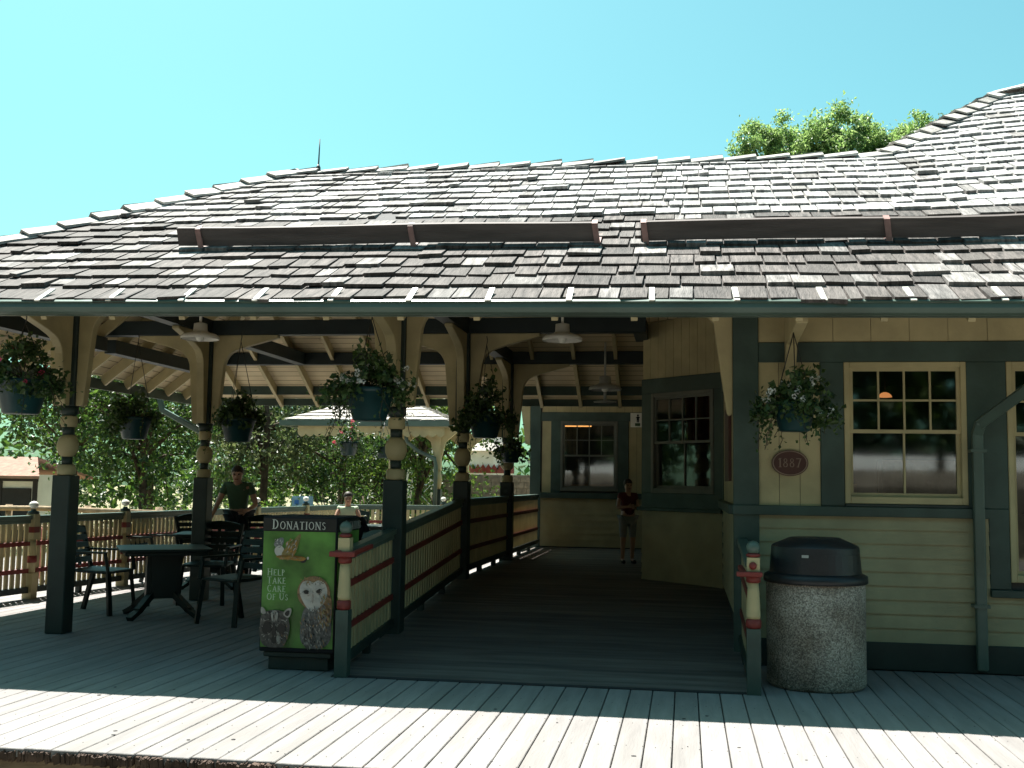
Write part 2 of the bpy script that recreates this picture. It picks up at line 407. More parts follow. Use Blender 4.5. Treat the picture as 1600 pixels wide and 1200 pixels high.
other_slope((2.2, YB, ZE), (XL, YB, ZE), [(2.2, YR, ZR), (XRL, YR, ZR)], 15, 2)
other_slope((-.6, 21.5, 3.0), (-.6, 17, 3.0), [(TX, 21.5, zt), (TX, TY, zt)], 15, 5)
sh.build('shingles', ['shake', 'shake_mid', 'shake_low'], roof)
def caps(name, a, b, n, seed, wd=.15, sag=0):
    r = random.Random(seed); c = MB(); a, b = Vector(a), Vector(b); d_ = (b - a) / n
    side = d_.cross(Vector((0, 0, 1))).normalized(); up = side.cross(d_).normalized()
    for i in range(n):
        p = a + d_ * i; q = a + d_ * (i + 1.18)
        sg = Vector((0, 0, -sag * math.sin(PI * i / n)))
        p, q = p + sg, q + sg
        for sd in (-1, 1):
            t = .022 + r.uniform(0, .012); dr = .07 + r.uniform(-.01, .01)
            o0 = up * (.05 + r.uniform(0, .022)); o1 = up * .03
            w_ = wd + r.uniform(-.015, .015); tw = up * r.uniform(-.006, .006)
            c.hexa([p + o0, p + side * sd * w_ + o0 - up * dr + tw, q + side * sd * w_ + o1 - up * dr, q + o1,
                    p + o0 + up * t, p + side * sd * w_ + o0 - up * (dr - t) + tw, q + side * sd * w_ + o1 - up * (dr - t * .5), q + o1 + up * t * .5])
    return c.build(name, 'cap', roof)
caps('hip_cap', P(XL, YE), (XRL, YR, ZR + .02), 15, 1)
caps('ridge_cap', (2.3, YR, ZR - .01), (XRL - .05, YR, ZR + .0), 19, 2, .13)
caps('hip_cap', (2.2, YR, ZR), (TX, TY, zt + .03), 10, 3)
caps('ridge_cap', (XR, TY, rz(XR, TY) + .03), (TX, TY, zt + .04), 11, 4)
caps('hip_cap', (XL, YB, ZE), (XRL, YR, ZR), 15, 5)

# ---- rafters
def rafter(a, b):
    m = MB(); m.bar(a, b, .05, .13); m.build('rafter', 'cream', roof)
x = -7.7
while x < 7.9:
    if x > XRL: ytop = YR if x < 2.2 else YR + .0
    else: ytop = YE + (x - XL) / (XRL - XL) * (YR - YE)
    if ytop > YE + .4:
        rafter((x, YE + .07, rz(x, YE + .07) - .125), (x, ytop - .05, rz(x, ytop - .05) - .125))
        if x < 1.5:
            f = lambda yy: ZE + SL * (YB - yy)
            yb = YR if x > XRL else YB - (x - XL) / (XRL - XL) * (YB - YR)
            rafter((x, YB + .03, f(YB + .03) - .125), (x, yb + .05, f(yb + .05) - .125))
    x += .61
SLX = (ZR - ZE) / (XRL - XL)
y = YE + .6
while y < YB - .3:
    xt = XL + (XRL - XL) * (min(y - YE, YB - y) / (YR - YE))
    if xt > XL + .3: rafter((XL + .04, y, ZE + SLX * .04 - .125), (xt - .04, y, ZE + SLX * (xt - .04 - XL) - .125))
    y += .61
for yy in (YE, YB):
    m = MB(); m.bar((XL, yy, ZE - .15), (XRL, YR, ZR - .15), .06, .17); m.build('hip_rafter', 'cream', roof)
# eave boards between the tails at back and left
m = MB(); m.box(XL, 2, YB - .32, YB - .28, ZE - .02, ZE + .12); m.box(XL, XL + .03, YE, YB, ZE - .2, ZE - .06); m.box(XL, 2, YB, YB + .03, ZE - .17, ZE - .06)
m.build('eave_board', 'green', roof)

# ---- gutter along the front eave
gt = MB()
prof = [(-.01, .015), (-.01, .15), (-.022, .15), (-.1, .158), (-.106, .158), (-.128, .134), (-.108, .12), (-.118, .075), (-.1, .03), (-.06, .012)]
gt.prism([(a, b) for a, b in prof], lambda a, b, t: (t, YE + .02 + a, zE(t) - .13 + b * .76), -7.95, 8.2)
gutter = gt.build('gutter', 'gutter', roof)
m = MB(); m.hexa([(-7.9, YE + .02, zE(-7.9) - .125), (8.2, YE + .02, zE(8.2) - .125), (8.2, YE + .05, zE(8.2) - .125), (-7.9, YE + .05, zE(-7.9) - .125), (-7.9, YE + .02, zE(-7.9) - .05), (8.2, YE + .02, zE(8.2) - .05), (8.2, YE + .05, zE(8.2) - .05), (-7.9, YE + .05, zE(-7.9) - .05)]); m.build('fascia_board', 'gutter', roof)
for i, x in enumerate([-5.2 + .62 * k for k in range(14)]):
    s_ = MB(); z = zE(x) - .016
    lean = -.035 * max(-1, min(1, (-x - .8) / 3)) if True else 0
    s_.hexa([(x - .022, 8.095, z - .012), (x + .021, 8.095, z - .012), (x + .021 - lean, 8.26, z + .11), (x - .021 - lean, 8.26, z + .11), (x - .021, 8.085, z - .002), (x + .021, 8.085, z - .002), (x + .021 - lean, 8.255, z + .122), (x - .021 - lean, 8.255, z + .122)])
    s_.build('gutter_strap', 'white', roof)

# ---- boards standing on the roof, held by metal brackets
def roofboard(x0, x1, brks):
    m = MB(); n = Vector((0, -sa, ca)); up = Vector((0, ca, sa))
    def pt(x, u, h): y = 9.5 + u * ca; return Vector((x, y, rz(x, y))) + Vector((0, -.35, .94)) * h
    N = 10; xs = [x0 + (x1 - x0) * i / N for i in range(N + 1)]
    for a, b in zip(xs, xs[1:]):
        wa, wb = .006 * math.sin(a * 2.1), .006 * math.sin(b * 2.1)
        m.hexa([pt(a, 0, .05 + wa), pt(b, 0, .05 + wb), pt(b, .05, .05 + wb), pt(a, .05, .05 + wa), pt(a, 0, .215 + wa), pt(b, 0, .215 + wb), pt(b, .05, .215 + wb), pt(a, .05, .215 + wa)])
    o = m.build('roof_board', 'rboard', B)
    for x in brks:
        k = MB(); k.bar(pt(x + .025, -.03, .02), pt(x, -.012, .20), .05, .012, up=(0, 1, .3)); k.bar(pt(x, -.012, .205), pt(x, .06, .218), .05, .01); k.bar(pt(x + .02, -.03, .03), pt(x + .02, .3, .03), .05, .01)
        k.build('board_bracket', 'rbrk', o)
roofboard(-4.68, -.755, (-4.47, -2.44, -.78))
roofboard(-.38, 5.5, (-.355, 1.68, 3.7))

# lightning rod
m = MB(); m.tube([(-4.44, YR, ZR), (-4.43, YR, ZR + .44)], .012, 6, 0, .006); m.lathe([(.03, 0), (.03, .05), (.012, .09)], (-4.44, YR, ZR + .03), 8); m.build('lightning_rod', 'wire', roof)

# ---- porch columns
def bracket_outline():
    # (outward, z): leg against the post, then a curve that swings out to a thin tip under the beam
    o = [(.0, 2.12), (.07, 2.12), (.078, 2.14), (.135, 2.78)]
    for i in range(1, 6):
        a = PI / 2 * i / 6; o.append((.135 + .2 * (1 - math.cos(a)), 2.78 + .24 * math.sin(a)))
    return o + [(.42, 3.06), (.82, 3.165), (.82, 3.2), (0, 3.2)]
def eave_outline():
    o = [(.0, 2.12), (.07, 2.12), (.078, 2.14), (.15, 2.54)]
    for i in range(1, 6):
        a = PI / 2 * i / 6; o.append((.15 + .2 * (1 - math.cos(a)), 2.54 + .22 * math.sin(a)))
    return o + [(.42, 2.79), (.88, 2.90), (.88, 2.94), (.4, 3.17), (.0, 3.2)]
def column(x, y, zb, front=False, right=True, left=True, back=True):
    c = MB(); h = .09
    c.box(x - h, x + h, y - h, y + h, zb, 1.465, 0)
    c.box(x - .08, x + .08, y - .08, y + .08, 2.115, 3.22, 0)
    o = c.build('column', 'dgreen', B); bev(o, .008, 1)
    t = MB()
    for p, mi in (([(.075, 1.465), (.085, 1.48), (.085, 1.55), (.07, 1.565)], 1), ([(.05, 1.565), (.05, 1.64)], 0),
              ([(.05, 1.64), (.075, 1.66), (.098, 1.71), (.1, 1.76), (.085, 1.81), (.055, 1.845)], 1), ([(.055, 1.845), (.055, 1.92)], 0),
              ([(.07, 1.92), (.078, 1.935), (.078, 2.01), (.07, 2.025)], 1), ([(.06, 2.025), (.085, 2.05), (.085, 2.115)], 0)):
        t.lathe(p, (x, y, 0), 16, mi)
    t.build('turned_section', ['dgreen', 'cream'], o)
    for dx, dy, on in ((1, 0, right), (-1, 0, left), (0, 1, back), (0, -1, True)):
        if not on: continue
        k = MB(); poly = eave_outline() if (front and dy == -1) else bracket_outline()
        k.prism(poly, lambda a, b, t: (x + dx * (.081 + a) + (t if dy else 0), y + dy * (.081 + a) + (t if dx else 0), b), -.045, .045)
        bev(k.build('bracket', 'cream', o), .006, 1)
for x in (-5.77, -2.57):
    column(x, 9.6, 0, True); column(x, 12.6, 0)
column(-2.57, 15.9, 0)
# ---- beams
for y0, xa, xb in ((9.6, -7.2, .43), (12.6, -7.2, -.44), (15.9, -7.2, -.3)):
    m = MB(); m.box(xa, xb, y0 - .075, y0 + .075, 3.2, 3.38); bev(m.build('porch_beam', 'beam', B), .006, 1)
for x in (-5.77, -2.57):
    for a, b in ((9.68, 12.52), (12.68, 15.82)):
        m = MB(); m.box(x - .075, x + .075, a, b, 3.2, 3.38); m.build('porch_beam', 'beam', B)
m = MB(); m.box(-.59, -.44, 12.68, 13.4, 3.2, 3.38); m.build('porch_beam', 'beam', B)
for y0 in (9.6, 15.9):
    m = MB(); m.box(-7.2, -7.05, 9.68, 12.5, 3.0, 3.17) if y0 < 10 else m.box(-7.2, -7.05, 12.7, 15.8, 3.0, 3.17); m.build('porch_beam', 'beam', B)

# ---- walls
def lap(T, u0, u1, z0, z1, name='lap_siding', mat='cream2', out=0.0):
    m = MB(T); z = z0; p = .112; a = .0
    while z < z1 - .01:
        h = min(p, z1 - z)
        m.add([(u0, -.016 + out, z), (u1, -.016 + out, z), (u1, -.002 + out, z + h), (u0, -.002 + out, z + h), (u0, .02 + out, z), (u1, .02 + out, z), (u1, .02 + out, z + h), (u0, .02 + out, z + h)],
              [(0, 1, 2, 3), (4, 7, 6, 5), (0, 4, 5, 1), (3, 2, 6, 7), (0, 3, 7, 4), (1, 5, 6, 2)])
        z += p
    return m.build(name, mat, B)
def vboards(T, rects, name='board_wall', mat='cream', w=.135):
    for u0, u1, z0, z1 in rects:
        m = MB(T); n = max(1, round((u1 - u0) / w)); ww = (u1 - u0) / n
        for i in range(n): m.box(u0 + i * ww + .002, u0 + (i + 1) * ww - .002, .004, .02, z0, z1)
        m.build(name, mat, B)
def trim(T, items, name='trim_board', mat='green'):
    for u0, u1, z0, z1, y0, y1 in items:
        m = MB(T); m.box(u0, u1, y0, y1, z0, z1); bev(m.build(name, mat, B), .005, 1)
def backing(T, L, z0, z1, holes, name='wall'):
    m = MB(T); u = 0
    for h0, h1, a, b in sorted(holes):
        m.box(u, h0, .02, .12, z0, z1); m.box(h0, h1, .02, .12, z0, a); m.box(h0, h1, .02, .12, b, z1); u = h1
    m.box(u, L, .02, .12, z0, z1)
    return m.build(name, 'inside', B)
def window(T, u0, u1, z0, z1, fmat='cream', fw=.045, cols=4, rows=2, split=None, low=2, label=None):
    split = split if split is not None else (z0 + z1) / 2 + .03
    w = MB(T); y0, y1 = -.02, .05
    w.box(u0, u0 + fw, y0, y1, z0, z1); w.box(u1 - fw, u1, y0, y1, z0, z1); w.box(u0 + fw, u1 - fw, y0, y1, z1 - fw, z1); w.box(u0 + fw, u1 - fw, y0, y1, z0, z0 + fw * 1.3)
    o = bev(w.build('window', fmat, B), .004, 1)
    if label: o['label'] = label
    a, b = u0 + fw, u1 - fw; c, e_ = z0 + fw * 1.3, z1 - fw
    s = MB(T); r = .016
    def sash(za, zb, y, nc, nr):
        s.box(a, a + .028, y, y + .03, za, zb); s.box(b - .028, b, y, y + .03, za, zb)
        s.box(a + .028, b - .028, y, y + .03, za, za + .03); s.box(a + .028, b - .028, y, y + .03, zb - .03, zb)
        ia, ib, iz, jz = a + .028, b - .028, za + .03, zb - .03
        for i in range(1, nc): u = ia + (ib - ia) * i / nc; s.box(u - r / 2, u + r / 2, y + .003, y + .027, iz, jz)
        for i in range(1, nr): z = iz + (jz - iz) * i / nr; s.box(ia, ib, y + .005, y + .025, z - r / 2, z + r / 2)
    sash(split - .012, e_, .0, cols, rows); sash(c, split + .02, .034, low, 1)
    s.build('sash', fmat, o)
    gl = MB(T); gl.add([(a, .018, split), (b, .018, split), (b, .018, e_), (a, .018, e_)], [(0, 1, 2, 3)]); gl.add([(a, .052, c), (b, .052, c), (b, .052, split), (a, .052, split)], [(0, 1, 2, 3)])
    gl.build('glass', 'glass', o)
    return o
# front facade
T = frame((.42, 9.35, 0), (1, 0, 0)); LF = 7.2
X = lambda x: x - .42
W1 = (X(1.30), X(2.26), 1.325, 2.49); W2 = (X(2.57), X(3.55), .72, 2.49)
backing(T, LF, 0, 3.45, [(W1[0] + .02, W1[1] - .02, W1[2] + .02, W1[3] - .02), (W2[0] + .02, W2[1] - .02, W2[2] + .02, W2[3] - .02)])
lap(T, .19, X(2.41), .22, 1.22); lap(T, X(2.41), X(3.7), .22, .66); lap(T, X(3.7), LF, .22, 1.22)
vboards(T, [(.19, LF, 2.66, 3.42)], w=.3)
vboards(T, [(.19, X(1.11), 1.30, 2.49), (X(4.2), LF, 1.30, 2.49)], w=.18)
trim(T, [(-.02, .19, 0, 3.42, -.02, .03)], 'corner_board')
trim(T, [(.19, LF, 2.49, 2.66, -.012, .03)], 'header_board')
trim(T, [(X(1.11), X(1.30), 1.30, 2.49, -.012, .03), (X(2.26), X(2.57), 1.30, 2.49, -.012, .03), (X(2.41), X(2.57), .66, 1.30, -.012, .03), (X(3.55), X(3.7), .66, 2.49, -.012, .03), (X(3.7), X(4.2), 1.30, 2.49, -.012, .03)], 'window_casing')
trim(T, [(-.03, X(2.41) - .003, 1.22, 1.30, -.05, .03), (X(2.41), X(3.7), .60, .66, -.05, .03)], 'sill_board')
trim(T, [(.19, LF, 0, .22, -.03, .03)], 'base_board', 'dgreen')
window(T, *W1, split=1.915, label='cream framed sash window between the plaque and the downspout'); window(T, *W2, split=1.9, label='tall sash window at the right end of the front wall')
trim(T, [(X(1.30), X(2.26), 1.30, 1.325, -.035, .03)], 'window_sill', 'dgreen')
# side wall along the ramp
T = frame((.42, 12.36, 0), (0, -1, 0)); LS_ = 3.01
m = MB(); m.prism([(9.47, 0), (19.3, 0), (19.3, 3.1), (17, 3.0), (12.6, 5.12), (9.47, 3.42)], lambda a, b, t: (t, a, b), .442, .54); m.build('wall', 'inside', B)
lap(T, 0, LS_ - .02, .40, 1.22); vboards(T, [(0, LS_ - .02, 1.30, 2.49), (0, LS_ - .02, 2.66, 3.3)])
m = MB(); m.prism([(9.5, 3.3), (12.6, 4.95), (16.5, 3.1), (16.5, 3.3), (16.2, 3.3)][:3] + [(15.9, 3.3)], lambda a, b, t: (t, a, b), .425, .44); m.build('board_wall', 'cream', B)
trim(T, [(0, LS_ - .02, 2.49, 2.66, -.012, .03)], 'header_board'); trim(T, [(0, LS_ - .035, 1.22, 1.30, -.06, .03)], 'sill_board')
trim(T, [(LS_ - .02, LS_ - .005, 0, 3.3, -.012, .02), (0, .12, .4, 2.49, -.011, .025)], 'corner_board')
# bay
bayz = 3.4
def baywall(o, u, L, win, lab=None):
    T = frame(o, u)
    holes = [(win[0] + .02, win[1] - .02, win[2] + .02, win[3] - .02)] if win else []
    backing(T, L, 0, bayz, holes)
    lap(T, 0, L, FL - .03, 1.18)
    vboards(T, [(0, L, 2.72, bayz)])
    trim(T, [(0, L, 2.54, 2.72, -.014, .03)], 'header_board'); trim(T, [(0, L, 1.18, 1.36, -.012, .03)], 'sill_board'); trim(T, [(-.02, L + .02, 1.15, 1.19, -.07, .03)], 'sill_ledge')
    if win:
        trim(T, [(0, win[0], 1.36, 2.54, -.012, .03), (win[1], L, 1.36, 2.54, -.012, .03)], 'window_casing')
        window(T, *win, fmat='dtrim', split=1.95, label=lab)
    else: vboards(T, [(0, L, 1.36, 2.54)])
baywall((-.5, 13.28, 0), (.7071, -.7071, 0), 1.30, (.16, 1.17, 1.36, 2.54), 'bay window with two bright spotlights behind its upper panes')
baywall((-.5, 15.3, 0), (0, -1, 0), 2.02, (.3, 1.7, 1.36, 2.54)); baywall((.42, 16.22, 0), (-.7071, -.7071, 0), 1.30, None)
m = MB(); m.prism([(.42, 12.3), (-.56, 13.26), (-.56, 15.32), (.42, 16.3)], lambda a, b, t: (a, b, t), bayz, bayz + .06); m.build('bay_ceiling', 'soff_y', B)
# back wall of the platform
T = frame((-2.62, 19.3, 0), (1, 0, 0)); X = lambda x: x + 2.62
WB = (X(-2.17), X(-1.16), 1.33, 2.56)
backing(T, 3.05, 0, 3.24, [(WB[0] + .02, WB[1] - .02, WB[2] + .02, WB[3] - .02)])
lap(T, .1, 3.05, FL + .02, 1.20); vboards(T, [(.1, 3.05, 2.72, 3.2), (.1, X(-2.34), 1.30, 2.56), (X(-.97), 3.05, 1.30, 2.56)])
trim(T, [(-.09, .1, 0, 3.2, -.02, .03)], 'corner_board'); trim(T, [(.1, 3.05, 2.56, 2.72, -.012, .03)], 'header_board')
trim(T, [(X(-2.34), WB[0], 1.30, 2.56, -.012, .03), (WB[1], X(-.97), 1.30, 2.56, -.012, .03)], 'window_casing'); trim(T, [(.1, 3.05, 1.20, 1.30, -.06, .03)], 'sill_board')
window(T, *WB, fmat='dtrim', split=1.95, label='sash window in the dark end wall with warm tube light inside')
T = frame((-2.62, 23.5, 0), (0, -1, 0)); backing(T, 4.2, 0, 3.24, []); lap(T, 0, 4.1, FL, 1.2); vboards(T, [(0, 4.1, 1.3, 3.2)]); trim(T, [(4.1, 4.21, 0, 3.2, -.013, .02)], 'corner_board')
m = MB(); m.prism([(0, 2.15), (.08, 2.15), (.16, 2.75), (.4, 3.0), (.4, 3.2), (0, 3.2)], lambda a, b, t: (-2.72 - a, t, b), 19.3, 19.4); m.build('bracket', 'cream', B)
# rooms behind the windows: dark shells
m = MB(); m.box(.56, 7.5, 9.6, 21, 3.02, 3.06); m.box(.56, 7.6, 9.5, 21, FL - .05, FL); m.box(7.5, 7.6, 9.47, 21, 0, 3.4); m.box(.56, 7.5, 17.5, 17.6, FL, 3.02); m.box(-2.5, .4, 23.4, 23.5, FL, 3.2); m.box(-2.5, .4, 19.45, 23.4, FL - .05, FL); m.build('interior_shell', 'inside', B)
m = MB()
for (a, b, c, e_, f, h) in ((1.2, 2.0, 13.4, 13.9, .34, 1.5), (2.4, 3.4, 14, 14.4, .34, 1.8), (3.2, 4.4, 12.2, 12.6, .34, 1.2), (1.0, 1.5, 15, 16, .34, 1.7), (-2.2, -1.2, 21.5, 22, .34, 1.45)):
    m.box(a, b, c, e_, f, h); m.box(a + .05, b - .05, c - .1, c, f + .5, f + .56)
m.build('shelf_unit', 'log', B)
# brackets at the facade
for x, w in ((.87, .045),):
    m = MB(); m.prism([(0, 2.36), (.05, 2.36), (.07, 2.5), (.16, 2.62), (.95, 2.68), (.95, 2.74), (.1, 3.25), (0, 3.3)], lambda a, b, t: (x + t, 9.338 - a, b), -w, w); bev(m.build('bracket', 'cream', B), .006, 1)
m = MB(); m.prism([(0, 2.06), (.03, 2.04), (.05, 2.06), (.16, 2.83), (.3, 3.0), (.6, 3.1), (.6, 3.2), (0, 3.2)], lambda a, b, t: (.40 - a, t, b), 9.36, 9.45); bev(m.build('bracket', 'cream', B), .006, 1)
# downspouts
def pipe(pts, name='downspout', w=.085):
    m = MB()
    pts = [Vector(p) for p in pts]
    for a, b in zip(pts, pts[1:]):
        dd = (b - a).normalized() * .02; m.bar(a - dd, b + dd, w, w * .75, 0, up=(0, 1, 0.01))
    o = bev(m.build(name, 'gutter', B), .015, 2)
    return o
o = pipe([(2.95, 8.16, 2.62), (2.9, 8.4, 2.52), (2.33, 9.2, 1.98), (2.32, 9.27, 1.9), (2.32, 9.27, .05)])
m = MB()
for z in (1.75, .52): m.box(2.26, 2.38, 9.225, 9.34, z, z + .025)
m.build('pipe_strap', 'gutter', o)
pipe([(-8.05, 15.9, 2.68), (-8.0, 15.9, 2.5), (-7.35, 16.0, 2.15), (-7.30, 16.0, 2.05), (-7.30, 16.0, .0)])

# ================================================================== plaque, notice
SER = {  # tiny serif alphabet: strokes (x0,y0,x1,y1,width) in a cell .7 x 1
 'D': (.72, [(.14, 0, .14, 1, .14), ('arc', .22, .5, .42, .5, -90, 90, .12)]), 'O': (.8, [('arc', .4, .5, .36, .5, 0, 360, .11)]),
 'N': (.8, [(.13, 0, .13, 1, .08), (.67, 0, .67, 1, .08), (.13, 1, .67, 0, .13)]), 'A': (.78, [(.1, 0, .39, 1, .08), (.39, 1, .68, 0, .14), (.2, .34, .58, .34, .07)]),
 'T': (.7, [(.35, 0, .35, 1, .14), (.04, .96, .66, .96, .08)]), 'I': (.34, [(.17, 0, .17, 1, .14)]),
 'S': (.58, [('arc', .29, .74, .2, .23, 20, 270, .1), ('arc', .29, .26, .22, .25, -160, 90, .12)]),
 'H': (.8, [(.14, 0, .14, 1, .13), (.66, 0, .66, 1, .13), (.14, .52, .66, .52, .07)]), 'E': (.62, [(.14, 0, .14, 1, .13), (.14, .96, .56, .96, .08), (.14, .52, .46, .52, .07), (.14, .04, .58, .04, .08)]),
 'L': (.6, [(.14, 0, .14, 1, .13), (.14, .04, .58, .04, .08)]), 'P': (.62, [(.14, 0, .14, 1, .13), ('arc', .2, .74, .3, .24, -90, 90, .1)]),
 'K': (.74, [(.14, 0, .14, 1, .13), (.18, .42, .62, 1, .08), (.3, .55, .68, 0, .13)]), 'C': (.72, [('arc', .42, .5, .34, .5, 45, 315, .11)]),
 'R': (.72, [(.14, 0, .14, 1, .13), ('arc', .2, .74, .3, .24, -90, 90, .1), (.34, .48, .66, 0, .13)]), 'F': (.58, [(.14, 0, .14, 1, .13), (.14, .96, .54, .96, .08), (.14, .52, .46, .52, .07)]),
 'U': (.76, [(.14, .3, .14, 1, .13), (.64, .3, .64, 1, .08), ('arc', .39, .32, .25, .3, 180, 360, .1)]), ' ': (.35, []),
 '1': (.4, [(.22, 0, .22, 1, .14), (.06, .82, .22, .98, .08), (.06, .03, .38, .03, .07)]), '8': (.62, [('arc', .31, .75, .2, .23, 0, 360, .1), ('arc', .31, .27, .25, .27, 0, 360, .1)]), '7': (.6, [(.06, .95, .56, .95, .1), (.54, .95, .24, 0, .12)]),
}
def text(mb, s, u, v, h, fn, mi=0, small=.8, sp=.08, serif=True, wide=1.0):
    """draws s with its baseline at (u,v); fn(u,v)->xyz; first letter of a word full size, the rest small capitals; returns width"""
    def quad(a, b, c, d_):
        mb.add([fn(*a), fn(*b), fn(*c), fn(*d_)], [(0, 1, 2, 3)], mi)
    def stroke(x0, y0, x1, y1, w, k, ox):
        dx, dy = x1 - x0, y1 - y0; l = math.hypot(dx, dy); nx, ny = -dy / l * w / 2, dx / l * w / 2
        pts = [(x0 + nx, y0 + ny), (x0 - nx, y0 - ny), (x1 - nx, y1 - ny), (x1 + nx, y1 + ny)]
        quad(*[(ox + p[0] * k * wide, v + p[1] * k) for p in pts])
    first = True
    for ch in s:
        k = h if (first or ch.isdigit()) else h * small
        first = ch == ' '
        w, st = SER[ch]
        for q in st:
            if q[0] == 'arc':
                _, cx, cy, rx, ry, a0, a1, sw = q; n = 14; last = None
                for i in range(n + 1):
                    a = math.radians(a0 + (a1 - a0) * i / n); p = (cx + (rx - sw / 2) * math.cos(a), cy + (ry - sw / 3) * math.sin(a))
                    if last: stroke(*last, *p, sw * (.55 + .45 * abs(math.cos(a))), k, u)
                    last = p
            else:
                stroke(*q, k, u)
                if serif and abs(q[0] - q[2]) < .35 and abs(q[1] - q[3]) > .6:
                    for px_, py_ in ((q[0], q[1]), (q[2], q[3])):
                        stroke(px_ - .15, py_ + (.025 if py_ < .5 else -.025), px_ + .15, py_ + (.025 if py_ < .5 else -.025), .05, k, u)
        u += (w + sp) * k * wide
    return u
pl = empty('wall_plaque', (.86, 9.34, 1.65), 'oval dark red plaque reading 1887 on the cream panel under the basket', 'plaque')
m = MB(); n = 36
def ell(a, b, y0, y1, mi): 
    m.prism([(a * math.cos(2 * PI * i / n), b * math.sin(2 * PI * i / n)) for i in range(n)], lambda p, q, t: (.86 + p, t, 1.65 + q), y0, y1, mi)
ell(.148, .108, 9.322, 9.35, 0)
m.build('plaque_board', 'plaque', pl)
m = MB()
for i in range(n):
    a0, a1 = 2 * PI * i / n, 2 * PI * (i + 1) / n
    m.hexa([(.86 + r * cx * math.cos(a), y_, 1.65 + r * cz * math.sin(a)) for y_ in (9.322, 9.316) for (r, a) in ((1, a0), (1, a1), (.93, a1), (.93, a0)) for cx, cz in ((.142, .102),)])
m.build('rim', 'plaquel', pl)
m = MB(); wtx = text(MB(), '1887', 0, 0, .075, lambda a, b: (a, 0, b)); text(m, '1887', .86 - wtx / 2, 1.615, .075, lambda a, b: (a, 9.319, b)); m.build('lettering', 'plaquel', pl)

nt_ = empty('wall_notice', (-.82, 19.28, 2.585), 'small white notice with black figure and green patch on the dark end wall', 'sign')
m = MB(); m.box(-.94, -.70, 19.27, 19.295, 2.46, 2.71); m.build('notice_panel', 'white', nt_)
m = MB(); m.ball((-.81, 19.262, 2.665), .017, 0, 8, 5); m.box(-.83, -.79, 19.262, 19.268, 2.58, 2.645); m.box(-.845, -.775, 19.262, 19.268, 2.62, 2.635); m.box(-.83, -.813, 19.262, 19.268, 2.545, 2.58); m.box(-.807, -.79, 19.262, 19.268, 2.545, 2.58); m.box(-.86, -.77, 19.262, 19.268, 2.48, 2.53, 1); m.build('notice_figure', ['black', 'gshirt'], nt_)

# ================================================================== trash can
TC = (.96, 8.5, 0)
t = empty('trash_can', TC, 'round pebbled concrete trash can with black plastic hood lid', 'trash can')
m = MB(); m.lathe([(.33, 0), (.345, .012), (.355, .03), (.358, .745), (.345, .76)], TC, 48); m.build('concrete_body', 'concrete', t)
m = MB(); m.lathe([(.372, .752), (.378, .758), (.374, .805), (.345, .82), (.33, .825)], TC, 48); m.lathe([(.333, .82), (.318, 1.012)], TC, 48, 0, True, False); m.lathe([(.318, 1.012), (.31, 1.024), (.195, 1.075)], TC, 48, 0, True, False); m.lathe([(.195, 1.075), (.18, 1.08), (.02, 1.084)], TC, 48)
lid = m.build('lid', 'plastic', t)
def onlid(a, z, r): return (TC[0] + r * math.sin(a), TC[1] - r * math.cos(a), z)
m = MB()
for i in range(8):
    a0, a1 = -.15 + .16 * i, -.15 + .16 * (i + 1)
    m.hexa([onlid(a0, .85, .320), onlid(a1, .85, .320), onlid(a1, .85, .334), onlid(a0, .85, .334), onlid(a0, .965, .314), onlid(a1, .965, .314), onlid(a1, .965, .326), onlid(a0, .965, .326)])
m.build('push_flap', 'plastic', lid)
m = MB(); m.hexa([onlid(-.4, .945, .315), onlid(-.25, .945, .315), onlid(-.25, .945, .327), onlid(-.4, .945, .327), onlid(-.4, .965, .315), onlid(-.25, .965, .315), onlid(-.25, .965, .327), onlid(-.4, .965, .327)]); m.build('lid_sticker', 'lidgrey', lid)

